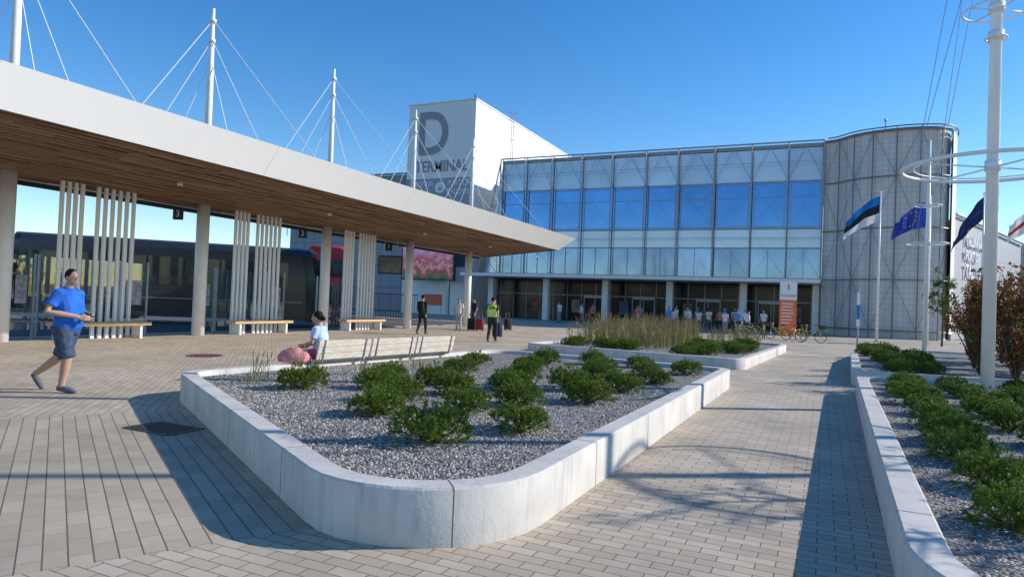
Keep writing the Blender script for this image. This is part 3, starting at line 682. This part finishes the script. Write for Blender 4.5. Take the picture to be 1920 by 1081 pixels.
def led():
    m,nt,b=nt_new('advertising_screen'); tc=N(nt,'ShaderNodeTexCoord'); no=N(nt,'ShaderNodeTexNoise'); no.inputs['Scale'].default_value=1.3; no.inputs['Detail'].default_value=5; nt.links.new(tc.outputs['Object'],no.inputs['Vector'])
    s=N(nt,'ShaderNodeSeparateXYZ'); nt.links.new(tc.outputs['Object'],s.inputs[0])
    f=math_n(nt,'ADD',math_n(nt,'MULTIPLY_ADD',s.outputs[2],.24,.5),math_n(nt,'MULTIPLY_ADD',no.outputs[0],1.0,-.5))
    cr=N(nt,'ShaderNodeValToRGB'); e=cr.color_ramp.elements; e[0].color=(.03,.05,.03,1); e[1].color=(.50,.25,.46,1)
    for p,c in ((.16,(.08,.12,.06,1)),(.28,(.36,.04,.05,1)),(.42,(.45,.30,.30,1)),(.5,(.35,.05,.07,1)),(.62,(.42,.14,.18,1)),(.8,(.45,.27,.43,1))): k=e.new(p); k.color=c
    nt.links.new(f,cr.inputs[0]); nt.links.new(cr.outputs[0],b.inputs['Base Color']); nt.links.new(cr.outputs[0],b.inputs['Emission Color']); b.inputs['Emission Strength'].default_value=.35; return m
e=put('advertising_screen',None,(-36.6,57.6,5.3),label='large pink and red lit advertising screen on posts',cat='billboard')
put('screen',MB().box(-3.0,3.0,-.02,.0,-1.7,1.7).mesh('scr',led()),parent=e)
put('casing',MB().box(-3.15,3.15,.005,.4,-1.85,1.85).mesh('case',M_dark),parent=e)
for xx in (-2.6,2.3): put('post',MB().box(xx,xx+.3,.1,.35,-5.3,-1.85).mesh('post',M_steel),parent=e)
lw=put('terminal_wing',None,(-50,66,0),label='grey mesh-clad terminal wing behind the tower',cat='building')
put('wall',MB().box(-13,8.7,0,20,0,16.2).mesh('w',seam_mat('grey_mesh_wing',(.28,.30,.33),None,1,.06,.6,diag=[((1,0,0),1.5),((0,0,1),2.7)],line=.4)),parent=lw)
put('roof_edge',MB().tube([(-13,-.3,16.3),(8.7,-.3,16.3)],.12,8).mesh('r',M_fr),parent=lw)
b=MB()
for k in range(11):
    x=-13+k*2.1; b.tube([(x,-.6,9),(x,-.6,16.3)],.05,6); b.tube([(x,-.6,10),(x+2.1,-.6,16)],.03,5); b.tube([(x+2.1,-.6,10),(x,-.6,16)],.03,5)
put('facade_frame',b.mesh('f',M_fr),parent=lw)
# ------------------------------------------------------------------ rounded mesh tower
def smooth_open(pts,it=3):
    p=[Vector(q) for q in pts]
    for _ in range(it):
        n=[p[0]]
        for a,c in zip(p[:-1],p[1:]): n+= [a.lerp(c,.25),a.lerp(c,.75)]
        n.append(p[-1]); p=n
    return p
HT=15.75
out=smooth_open([(-.25,60.0),(.9,59.6),(2.2,57.9),(4.4,57.2),(6.0,57.1),(7.8,57.7),(8.5,59.8),(8.6,62.5),(8.6,66),(8.6,75)])
M_mesh=seam_mat('grey_metal_mesh',(.63,.60,.57),None,1,.045,.6,diag=[((0,0,1),.42),((1,.6,0),.36)],line=.76,var=.22)
mt=put('rounded_tower',None,(4.6,60,0),label='rounded tower clad in grey metal mesh with steel frame',cat='building')
def mp_(name,me):
    o=put(name,me,parent=mt); o.location=(-4.6,-60,0); return o
n=len(out); vs=[]; fs=[]
for z in (.5,HT-.1): vs+=[(p.x,p.y,z) for p in out]
fs=[(i,i+1,i+1+n,i+n) for i in range(n-1)]
mp_('mesh_cladding',MB().add(vs,fs).mesh('clad',M_mesh,True))
mp_('plinth',MB().add([(p.x,p.y+.1,-.02) for p in out]+[(p.x,p.y+.1,.52) for p in out],fs).mesh('pl',M_conc))
mp_('roof',MB().add([(p.x,p.y,HT-.15) for p in out]+[(-.25,75,HT-.15)],[tuple(range(n+1))]).mesh('roof',M_steel))
b=MB(); pts=[out[0]]; acc=0
for a,c in zip(out[:-1],out[1:]):
    acc+=(c-a).length
    if acc>1.35: pts.append(c); acc=0
def outw(p,d=.28):
    i=min(range(n),key=lambda k:(out[k]-p).length); t=(out[min(i+1,n-1)]-out[max(i-1,0)]).normalized(); return Vector((p.x+t.y*d,p.y-t.x*d))
M_fr2=mat('tower_steel_frame',(.19,.18,.18),.45,.2,.1)
for p in pts:
    q=outw(p); b.tube([(q.x,q.y,0),(q.x,q.y,HT)],.048,7)
zz=[.6,4.4,8.3,12.2,HT-.1]
for z in zz:
    b.tube([(*outw(p,.28),z) for p in out],.045 if z<15 else .10,7)
for i in range(0,len(pts)-1):
    for j in range(4):
        a,c=outw(pts[i],.2),outw(pts[i+1],.2)
        if (i+j)%2: b.tube([(*a,zz[j]),(*c,zz[j+1])],.016,5)
        else: b.tube([(*c,zz[j]),(*a,zz[j+1])],.016,5)
b.tube([(*outw(p,.5),HT+.1) for p in out[6:]],.05,7)
for p in pts[3:]: q=outw(p,.5); s=outw(p,.2); b.tube([(*s,HT-.1),(*q,HT+.1)],.03,5)
mp_('steel_frame',b.mesh('frame',M_fr2))
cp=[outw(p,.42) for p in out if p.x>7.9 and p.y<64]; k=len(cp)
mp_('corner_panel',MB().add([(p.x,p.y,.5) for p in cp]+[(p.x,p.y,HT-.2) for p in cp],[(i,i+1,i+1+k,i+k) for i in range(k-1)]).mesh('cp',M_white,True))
mp_('antenna',MB().tube([(4.0,59.5,HT-.1),(4.0,59.5,HT+1.3)],.04,6).ell((4.0,59.5,HT+1.3),(.12,.12,.12)).mesh('ant',M_steel))
rw=put('terminal_side_wing',None,(9.0,60,0),label='lower pale wing with port name lettering',cat='building')
put('wall',MB().prism([(.0,1.5),(9.6,26),(30,40),(4,45),(0,20)],0,9.7).mesh('w',seam_mat('pale_wing_cladding',(.42,.42,.44),None,1,.05,.6,diag=[((.37,.93,0),1.5),((0,0,1),2.4)],line=.6)),parent=rw)
put('roof_edge',MB().tube([(.1,1.3,9.8),(9.8,25.8,9.8)],.14,8).mesh('r',M_fr),parent=rw)
an=math.atan2(24.5,9.6)
for s,z in (('TALLINNA SADAM',8.0),('PORT OF',6.8),('TALLINN',5.5)):
    put('lettering',text_mesh(s,1.1 if s!='TALLINN' else 1.5,mat('letters_white',(.85,.85,.88),.5),.04,'LEFT',.01),(1.2+.06,4.2-.05,z),(math.pi/2,0,an),parent=rw)
for (x,y,w_,d,h,c) in [(-90,90,40,15,6,(.3,.32,.33)),(-70,120,60,10,4,(.25,.27,.3)),(40,110,50,20,8,(.35,.34,.33)),(-130,60,30,20,7,(.4,.38,.35)),(60,80,20,40,7,(.33,.33,.34))]:
    e=put('harbour_building',None,(x,y,0),label='low plain harbour building in the distance',cat='building')
    put('wall',MB().box(-w_/2,w_/2,0,d,0,h).mesh('w',seam_mat('harbour_cladding',c,None,1,.1,.7,diag=[((1,0,0),3),((0,0,1),2.2)],line=.6)),parent=e)
    put('roof',MB().box(-w_/2-.3,w_/2+.3,-.3,d+.3,h,h+.3).mesh('r',M_steel),parent=e)
e=put('fence',None,(-30.5,39,0),rad(10),label='grey metal bar fence beyond the bus bays',cat='fence')
b=MB()
for k in range(24): b.box(k*.2-.012,k*.2+.012,-.015,.015,0,1.9)
for z in (.2,1.8): b.box(-.02,4.62,-.02,.02,z-.025,z+.025)
put('railing',b.mesh('f',M_dark),parent=e)
# ------------------------------------------------------------------ buses
def bus(loc,rot,L,W,H,body,lab,deck=False,text=None):
    e=put('bus',None,loc,rot,label=lab,cat='bus')
    g=mat('bus_window_glass',(.03,.036,.04),.04,.2,.3,1)
    prof=[(-W/2,.32),(-W/2,1.1),(-W/2,2.2),(-W/2+.05,H-.35),(-W/2+.18,H-.1),(-W/2+.45,H),(W/2-.45,H),(W/2-.18,H-.1),(W/2-.05,H-.35),(W/2,2.2),(W/2,1.1),(W/2,.32)]
    xs=[(-L+.0,.93,.0),(-L+.25,1,0),(-.7,1,0),(-.25,.97,.03),(0,.86,.15)]
    vs=[];fs=[];n=len(prof)
    for (x,s,dr) in xs:
        for (y,z) in prof: vs.append((x-(0.35*max(0,(z-1.2)/(H-1.2))**2 if x>-.8 else 0),y*s,z if z<H-.4 else z-dr))
    for i in range(len(xs)-1):
        for k in range(n): a=i*n+k;c=i*n+(k+1)%n; fs.append((a,c,c+n,a+n))
    fs+=[tuple(range(n-1,-1,-1)),tuple(range((len(xs)-1)*n,len(xs)*n))]
    put('body',MB().add(vs,fs).mesh('body',body,False),parent=e)
    rows=[(1.45,2.75)] if not deck else [(1.3,2.1),(2.75,3.65)]
    if not deck and H>3.5: rows=[(1.75,3.0)]
    for (z0,z1) in rows:
        for s in (-1,1):
            x=-L+.6
            while x<-1.9:
                put('window',MB().box(x,x+1.42,s*(W/2+.004)-.006,s*(W/2+.004)+.006,z0,z1).mesh('win',g),parent=e); x+=1.5
    f=lambda z: .012-(0.35*max(0,(z-1.2)/(H-1.2))**2)
    y=W/2*.84
    def wsp(zs):
        b=MB(); vv=[]
        for z in zs: vv+=[(f(z),-y,z),(f(z),y,z)]
        b.add(vv,[(2*i,2*i+1,2*i+3,2*i+2) for i in range(len(zs)-1)]); return b.mesh('ws',g)
    put('windscreen',wsp([1.0,1.5,2.0,2.5,H-.6] if not deck else [1.0,1.5,2.1]),parent=e)
    if deck: put('windscreen',wsp([2.7,3.1,3.6]),parent=e)
    for x in (-2.6,-L+2.9,-L+4.1 if L>11.5 else -L+3.0):
        for s in (-1,1):
            wl=put('wheel',None,(x,s*(W/2-.13),.5),parent=e)
            put('tyre',MB().tube([(0,-.14,0),(0,-.1,0),(0,.1,0),(0,.14,0)],[.46,.5,.5,.46],24).mesh('tyre',M_black,True),parent=wl)
            put('rim',MB().tube([(0,s*.10,0),(0,s*.155,0)],[.3,.26],18).mesh('rim',M_steel),parent=wl)
    for s in (-1,1):
        put('headlight',MB().ell((.0,s*W*.36,.75),(.06,.2,.1)).mesh('hl',M_white,True),parent=e)
        put('mirror',MB().tube([(-.1,s*W/2*.85,H-.5),(.35,s*(W/2+.1),H-.55),(.4,s*(W/2+.12),H-.8)],.03,6).box(.33,.43,s*(W/2+.12)-.12,s*(W/2+.12)+.12,H-1.3,H-.8).mesh('mir',M_black),parent=e)
    put('bumper',MB().box(-.1,.06,-W*.42,W*.42,.3,.55).mesh('bump',M_black),parent=e)
    put('trim_strip',MB().box(-L+.3,-.9,-W/2-.010,-W/2+.004,1.12,1.17).mesh('trim',M_steel),parent=e)
    if text: put('lettering',text_mesh(text,.95,mat('gold_lettering',(.75,.5,.08),.5),.008),(-L+1.5,-W/2-.012,1.3),RX90,parent=e)
    return e
M_bus=mat('dark_coach_paint',(.03,.035,.045),.18,0,.15)
bus((-22.9,26.2,0),rad(45),12.6,2.55,3.75,M_bus,'dark grey long-distance coach parked at an angle',text='LUX')
bus((-31.4,12.2,0),rad(45),12,2.55,3.5,M_bus,'dark coach parked behind the waiting bay')
bus((-26.3,30.6,0),rad(-50),10.5,2.5,4.5,mat('red_bus_paint',(.45,.025,.02),.3,0,.08),'red double-decker bus parked beside dark coach',True)
# ------------------------------------------------------------------ info signs
e=put('information_pillar',None,(-2.25,50,0),rad(8),label='white and orange-red information pillar sign near entrance',cat='sign')
put('sign_panel',MB().box(-.55,.55,-.12,.12,2.5,3.75).mesh('t',M_white),parent=e)
put('lower_panel',MB().box(-.55,.55,-.12,.12,0,2.495).mesh('l',mat('orange_red_panel',(.90,.20,.06),.5,0,.1)),parent=e)
MR=mat('red_sign',(.6,.08,.04),.5)
put('lettering',text_mesh('i',.55,MR,.01,bold=.02),(0,-.13,3.4),RX90,parent=e)
put('lettering',text_mesh('D-terminal',.22,MR,.01),(0,-.13,2.8),RX90,parent=e)
b=MB()
for k in range(7): b.box(-.42,.1+R.uniform(0,.3),-.135,-.122,2.2-k*.22,2.27-k*.22)
put('panel_text',b.mesh('pt',M_white),parent=e)
e=put('stop_sign_post',None,(1.75,42,0),label='grey post with slim narrow blue and white sign',cat='sign')
put('post',MB().tube([(0,0,0),(0,0,3.3)],.05,10).mesh('p',M_steel),parent=e)
put('sign_panel',MB().box(-.09,.09,-.08,-.06,1.0,2.9,0).mesh('s',M_offw),parent=e)
put('symbol',MB().box(-.085,.085,-.09,-.082,1.4,2.2).mesh('s',mat('sign_blue',(.03,.2,.5),.5)),parent=e)
e=put('notice_board',None,(-32.3,52,0),rad(10),label='orange notice panel near the waiting people',cat='sign')
put('sign_panel',MB().box(-.9,.9,-.05,.05,1.0,2.0).mesh('t',mat('orange_notice',(.6,.15,.05),.5)),parent=e)
for xx in (-.8,.8): put('post',MB().tube([(xx,0,0),(xx,0,1)],.04,8).mesh('p',M_steel),parent=e)
# ------------------------------------------------------------------ bicycles
def bicycle(loc,rot):
    e=put('bicycle',None,loc,rot,label='yellow city bicycle standing on its kickstand',cat='bicycle',group='parked city bicycles')
    Y=mat('bike_yellow',(.60,.47,.06),.4)
    for x in (-.52,.52):
        wl=put('wheel',None,(x,0,.34),parent=e); b=MB()
        b.tube([(.32*math.cos(a*math.pi/12),0,.32*math.sin(a*math.pi/12)) for a in range(25)],.02,6,cap=False); put('tyre',b.mesh('t',M_black,True),parent=wl)
        b=MB()
        for k in range(10): a=k*math.pi/5; b.tube([(0,0,0),(.31*math.cos(a),0,.31*math.sin(a))],.003,4)
        b.tube([(0,-.04,0),(0,.04,0)],.03,8); put('rim',b.mesh('s',M_steel),parent=wl)
    b=MB()
    for p,q in (((-.52,0,.34),(-.15,0,.30)),((-.15,0,.30),(-.28,0,.80)),((-.15,0,.30),(.38,0,.72)),((-.52,0,.34),(-.24,0,.66)),((-.24,0,.6),(.38,0,.72)),((.52,0,.34),(.36,0,.95))): b.tube([p,q],.022,7)
    b.tube([(-.84,0,.38),(-.72,0,.62),(-.52,0,.72),(-.3,0,.62)],.018,5); put('frame',b.mesh('f',Y,True),parent=e)
    put('saddle',MB().ell((-.3,0,.86),(.14,.08,.045)).mesh('s',M_black,True),parent=e)
    put('handlebar',MB().tube([(.22,-.28,1.02),(.36,-.12,.98),(.36,.12,.98),(.22,.28,1.02)],.016,6).mesh('h',M_black),parent=e)
    put('basket',MB().box(.42,.72,-.17,.17,.74,.76).box(.42,.44,-.17,.17,.76,.98).box(.70,.72,-.17,.17,.76,.98).box(.44,.70,-.17,-.15,.76,.98).box(.44,.70,.15,.17,.76,.98).mesh('b',M_dark),parent=e)
    return e
bk=bicycle((-.6,40.5,0),rad(20))
for x,y,r in ((-2.4,42.5,150),(-3.3,43.6,100),(-4.3,44.4,195),(-1.3,41.9,60)): copy_thing(bk,(x,y,0),rad(r))
# ------------------------------------------------------------------ people
SK=mat('skin',(.50,.30,.20),.55,0,.08)
HAIRC={'dark':mat('hair_dark',(.012,.009,.007),.75,spec=.2),'brown':mat('hair_brown',(.07,.04,.022),.6),'fair':mat('hair_fair',(.3,.2,.1),.5)}
EYE=mat('eye_dark',(.02,.015,.01),.3); LIP=mat('lip',(.30,.10,.08),.5)
cl={}
def cloth(c,v=.22,s=7):
    if c not in cl: cl[c]=mat('cloth_%d'%len(cl),c,.85,0,v,s,.35,18)
    return cl[c]
cloth((.04,.062,.115),.5,22)
BASE=dict(pel=(0,0,.93),wai=(0,0,1.08),che=(0,.0,1.27),shc=(0,-.005,1.41),nek=(0,0,1.50),hea=(0,.02,1.63),
 sL=(-.18,0,1.405),eL=(-.235,-.03,1.13),wL=(-.245,.07,.89),sR=(.18,0,1.405),eR=(.235,-.03,1.13),wR=(.245,.07,.89),
 hL=(-.09,0,.90),kL=(-.10,.03,.50),aL=(-.10,-.02,.09),tL=(-.115,.15,.035),hR=(.09,0,.90),kR=(.10,.03,.50),aR=(.10,-.02,.09),tR=(.115,.15,.035))
def V(a): return Vector(a)
def make_person(label,loc,yaw,pose={},fat=1.,sc=1.,top=(.3,.3,.3),bottom=(.05,.05,.06),shoe=(.1,.1,.1),sleeve='short',legs='long',hair='dark',longhair=False,skin=None,vox=.011,group=None,headyaw=0,collar=False):
    J={k:V(v) for k,v in BASE.items()}; J.update({k:V(v) for k,v in pose.items()}); skin=skin or SK
    e=put('person',None,loc,yaw,label=label,cat='person',scale=sc,group=group)
    def torso(b,g):
        bel=V((0,.03,0)) if fat>1.15 else V((0,0,0))
        b.loft([(J['pel']-V((0,0,.08)),.12*fat+g,.10*fat+g),(J['pel']+bel,.155*fat+g,.115*fat+g),(J['wai']+bel,.145*fat**1.3+g,.11*fat**1.6+g),(J['che'],.165*fat+g,.12*fat+g),(J['shc'],.155*(.5+.5*fat)+g,.085+g),(J['shc']+V((0,0,.05)),.09+g,.065+g)])
    def arm(b,s,g,upto):
        S,E,W=J['s'+s],J['e'+s],J['w'+s]
        pts=[S.lerp(J['shc'],.35),S,S.lerp(E,.5),E,E.lerp(W,.4),W]; rs=[.055,.058,.046,.038,.038,.026]
        if upto=='short': pts=[S.lerp(J['shc'],.35),S,S.lerp(E,.45),S.lerp(E,.68)]; rs=[.06,.06,.056,.060]
        b.tube(pts,[r*(.5+fat*.5)+g for r in rs],12)
    def leg(b,s,g,upto):
        H,K,A=J['h'+s],J['k'+s],J['a'+s]
        pts=[H+V((0,0,.03)),H.lerp(K,.3),H.lerp(K,.75),K,K.lerp(A,.3),A.lerp(K,.15),A]; rs=[.09,.085,.065,.055,.056,.038,.04]
        if upto=='short': pts=pts[:3]+[H.lerp(K,1.0)]; rs=[.098,.094,.084,.086]
        b.tube(pts,[r*(.4+fat*.6)+g for r in rs],12)
    b=MB(); torso(b,0)
    b.tube([J['shc']+V((0,0,.02)),J['nek'],J['hea']-V((0,.0,.05))],[.062,.055*(.5+.5*fat),.052*(.5+.5*fat)],12)
    hm=Matrix.Rotation(headyaw,3,'Z'); hc=J['hea']
    b.ell(hc,(.074,.092,.112),16,12,M=hm); b.ell(hc+hm@V((0,.022,-.062)),(.052*(.6+.4*fat),.062,.052),M=hm)
    b.ell(hc+hm@V((0,.098,-.018)),(.012,.018,.024),8,6,M=hm)
    for s in (-1,1): b.ell(hc+hm@V((s*.076,0,-.01)),(.01,.02,.032),8,6,M=hm)
    for s in 'LR':
        arm(b,s,0,'full'); leg(b,s,0,'full')
        W=J['w'+s]; E=J['e'+s]; d=(W-E).normalized(); sg=-1 if s=='L' else 1
        inn_=V((-sg,0,0)); inn_=(inn_-d*inn_.dot(d)).normalized(); sd=d.cross(inn_)*(1 if s=='L' else -1)
        if sd.y<0 and abs(sd.y)>.3: sd=-sd
        for k,ln in zip((1.5,.5,-.5,-1.5),(.07,.08,.075,.058)):
            kn=W+d*.085+sd*(.0215*k); b.tube([W+sd*(.012*k),kn],[.017,.014],8)
            f1=kn+(d*.9+inn_*.35).normalized()*ln*.5; f2=f1+(d*.5+inn_*.85).normalized()*ln*.5; b.tube([kn-d*.01,f1,f2],[.0115,.0105,.009],7)
        t0=W+d*.02+sd*.02; t1=t0+(d*.6+sd*.7+inn_*.3).normalized()*.045; t2=t1+(d*.8+inn_*.5).normalized()*.03; b.tube([t0,t1,t2],[.014,.012,.010],7)
    put('body',remesh(b,'body',skin,vox),parent=e)
    for s in (-1,1): put('eye',MB().ell(hc+hm@V((s*.03,.088,.008)),(.011,.007,.007),8,6).mesh('eye',EYE,True),parent=e)
    put('mouth',MB().ell(hc+hm@V((0,.086,-.062)),(.022,.006,.006),8,6).mesh('mouth',LIP,True),parent=e)
    b=MB(); b.ell(hc+hm@V((0,-.018,.028)),(.083,.092,.100),16,12,M=hm)
    if longhair: b.ell(hc+hm@V((0,-.06,-.08)),(.075,.05,.16),M=hm)
    put('hair',remesh(b,'hair',HAIRC[hair],vox),parent=e)
    b=MB(); torso(b,.014)
    for s in 'LR': arm(b,s,.008,sleeve)
    if collar: b.tube([J['shc']+V((0,0,.03)),J['nek']-V((0,.0,.015))],[.085,.070],14)
    put('shirt',remesh(b,'shirt',cloth(top),vox*1.1),parent=e)
    b=MB(); b.loft([(J['pel']-V((0,0,.10)),.13*fat,.11*fat),(J['pel']-V((0,0,.02)),.165*fat,.13*fat),(J['pel']+V((0,0,.02)),.16*fat,.12*fat)])
    for s in 'LR': leg(b,s,.013,legs)
    put('shorts' if legs=='short' else 'trousers',remesh(b,'trousers',cloth(bottom),vox*1.1),parent=e)
    for s in 'LR':
        A,T=J['a'+s],J['t'+s]; f=(T-A).normalized()
        hl=A-V((0,0,.04))-f*.05; b=MB(); b.tube([A+V((0,0,.01)),A-V((0,0,.035))],[.046,.05],10); b.tube([hl,A.lerp(T,.5)-V((0,0,.012)),T,T+f*.07],[.04,.046,.040,.024],10)
        put('shoe',remesh(b,'shoe',cloth(shoe),vox),parent=e)
    return e
iy=rad(-64.9)
man=make_person('walking person in blue polo shirt and denim shorts holding phone',(-10.1,6.15,0),iy,dict(
  pel=(0,-.02,.92),wai=(0,.01,1.06),che=(0,0,1.26),shc=(0,-.01,1.42),nek=(0,.0,1.51),hea=(.0,.035,1.635),
  sL=(-.225,0,1.40),sR=(.225,0,1.40),eL=(-.35,-.07,1.15),wL=(-.18,.20,1.10),eR=(.35,-.06,1.15),wR=(.15,.26,1.08),
  hL=(-.105,0,.90),hR=(.105,0,.90),kR=(.115,.10,.49),aR=(.11,.03,.09),tR=(.13,.20,.035),kL=(-.115,-.14,.50),aL=(-.11,-.50,.22),tL=(-.12,-.42,.06)),
  fat=1.28,sc=1.03,top=(.012,.13,.55),bottom=(.04,.062,.115),shoe=(.12,.13,.16),legs='short',hair='dark',vox=.009,headyaw=rad(-22),collar=True)
put('mobile_phone',MB().box(-.035,.035,-.005,.005,-.07,.07).box(-.031,.031,.0055,.0065,-.063,.063).mesh('phone',M_black),(-9.80,6.27,1.15),(rad(60),0,iy),label='black mobile phone held by walking person',cat='mobile phone')
wom=make_person('seated person in pale blue top with dark tied hair',(-8.12,9.42,0),rad(105),dict(
  pel=(0,.0,.52),wai=(0,.03,.66),che=(0,.05,.83),shc=(0,.06,.97),nek=(0,.08,1.06),hea=(0,.12,1.16),
  sL=(-.16,.06,.96),eL=(-.21,.10,.72),wL=(-.12,.32,.66),sR=(.16,.06,.96),eR=(.21,.10,.72),wR=(.12,.32,.66),
  hL=(-.09,.02,.52),kL=(-.10,.42,.50),aL=(-.10,.40,.09),tL=(-.11,.56,.035),hR=(.09,.02,.52),kR=(.10,.42,.50),aR=(.10,.40,.09),tR=(.11,.56,.035)),
  fat=1.0,top=(.46,.56,.78),bottom=(.55,.12,.22),shoe=(.3,.2,.2),hair='dark',longhair=False,vox=.010,headyaw=rad(10))
put('hair_knot',MB().ell((0,.01,1.15),(.045,.05,.045)).mesh('knot',HAIRC['dark'],True),parent=wom)
put('handbag',remesh(MB().loft([((0,0,.02),.25,.15),((.02,0,.12),.26,.16),((-.03,0,.20),.18,.12),((.02,0,.27),.09,.06)]).ell((.13,.02,.13),(.13,.1,.09)).ell((-.14,-.03,.10),(.13,.11,.09)),'bag',mat('pink_fabric',(.66,.24,.27),.8,0,.3,6,.5,14),.02),(-8.22,8.82,.385),rad(30),label='soft pink patterned bag slumped on the planter rim',cat='bag')
WALK=dict(kR=(.10,.18,.52),aR=(.10,.20,.10),tR=(.11,.37,.05),kL=(-.1,.0,.49),aL=(-.1,-.28,.15),tL=(-.11,-.14,.04),eL=(-.23,.06,1.13),wL=(-.23,.24,.93),eR=(.23,-.14,1.15),wR=(.23,-.12,.90))
make_person('person in dark clothes carrying a black backpack',(-15.9,24.8,0),rad(10),WALK,top=(.015,.015,.018),bottom=(.02,.02,.025),sleeve='full',vox=.014)
put('backpack',remesh(MB().loft([((0,0,-.24),.14,.08),((0,0,0),.16,.11),((0,0,.2),.12,.07)]),'bp',cloth((.012,.012,.015)),.015),(-15.86,24.6,1.22),rad(10),label='black backpack worn by walking person',cat='backpack')
gd=make_person('person in yellow high-visibility vest and dark trousers',(-11.6,23.1,0),rad(15),WALK,fat=1.12,top=(.03,.03,.035),bottom=(.02,.02,.022),hair='dark',vox=.014)
b=MB(); b.loft([((0,0,.98),.20,.16),((0,0,1.10),.20,.16),((0,0,1.27),.22,.16),((0,-.005,1.40),.21,.125),((0,-.005,1.45),.12,.09)])
vest=put('safety_vest',remesh(b,'vest',mat('hi_vis_yellow',(.60,.82,.05),.6,0,.08),.014),parent=gd)
for z in (1.06,1.2): put('reflective_band',MB().loft([((0,0,z),.212,.168),((0,0,z+.045),.213,.168)],20).mesh('band',mat('reflective_grey',(.6,.62,.63),.3)),parent=vest)
put('lettering',text_mesh('G4S',.14,M_black,.003,bold=.004),(0,-.163,1.33),RX90,parent=vest)
make_person('person in white top and pale trousers standing with luggage',(-16.9,29.8,0),rad(200),{},fat=.92,sc=.95,top=(.7,.68,.66),bottom=(.5,.42,.38),hair='brown',longhair=True,vox=.016)
make_person('person in dark top standing beside suitcases',(-17.1,31.8,0),rad(150),{},top=(.03,.03,.04),bottom=(.04,.05,.09),vox=.016)
make_person('person in grey top walking with suitcase',(-16.3,32.6,0),rad(-20),WALK,top=(.2,.2,.22),bottom=(.03,.03,.04),vox=.016)
def suitcase(loc,rot,c,lab):
    e=put('suitcase',None,loc,rot,label=lab,cat='suitcase',group='wheeled suitcases')
    b=MB(); b.loft([((0,0,.06),.2,.12),((0,0,.1),.225,.135),((0,0,.6),.225,.135),((0,0,.64),.2,.12)],16); put('shell',b.mesh('sh',cloth(c),True),parent=e)
    put('handle',MB().tube([(-.1,.1,.6),(-.1,.1,.98),(.1,.1,.98),(.1,.1,.6)],.011,6).mesh('h',M_steel),parent=e)
    for x in (-.16,.16):
        for y in (-.09,.09): put('wheel',MB().tube([(x-.012,y,.03),(x+.012,y,.03)],.03,10).mesh('w',M_black),parent=e)
suitcase((-16.3,31.0,0),.3,(.25,.03,.04),'dark red wheeled suitcase on the paving')
suitcase((-16.8,31.0,0),.1,(.02,.02,.025),'black wheeled suitcase on the paving')
suitcase((-12.9,26.2,0),.5,(.03,.03,.06),'dark blue wheeled suitcase on the paving')
suitcase((-15.9,33.6,0),.9,(.02,.02,.02),'black wheeled suitcase on the paving')
T=[]
cols=[((.8,.8,.8),(.05,.06,.12)),((.6,.2,.15),(.03,.03,.04)),((.12,.3,.7),(.5,.45,.36)),((.75,.65,.5),(.1,.12,.2)),((.8,.78,.75),(.3,.3,.32))]
spots=[(-18.0,52),(-17.2,52.6),(-10.2,49),(-9.2,50.5),(-8.7,48.6),(-11.0,52.6),(-9.2,51.2),(-8.2,49.3),(-7.6,50.2),(-7.3,48.4),(-6.7,49.4),(-6.1,47.8),(-5.4,48.6),(-5.0,49.8),(-7.2,53),(-13.5,53.5),(-20.5,53.5),(-8.2,54.2),(-3.9,51),(-7.9,48.0),(-5.8,50.4),(-10.2,51.4),(-6.6,51.0),(-4.6,47.5),(-9.6,47.6),(-12.8,50),(-6.0,52.2)]
for i,(x,y) in enumerate(spots):
    if i<5:
        T.append(make_person('distant person standing near the terminal entrance',(x,y,0),R.uniform(0,6.3),WALK if i%2 else {},top=cols[i][0],bottom=cols[i][1],legs='short' if i==2 else 'long',hair=('dark','brown','fair')[i%3],longhair=i in(3,),vox=.022,group='people at the terminal entrance'))
    else:
        copy_thing(T[(i*3+1)%5],(x,y,0),R.uniform(0,6.3),R.uniform(.93,1.05))
print('done',len(bpy.data.objects))
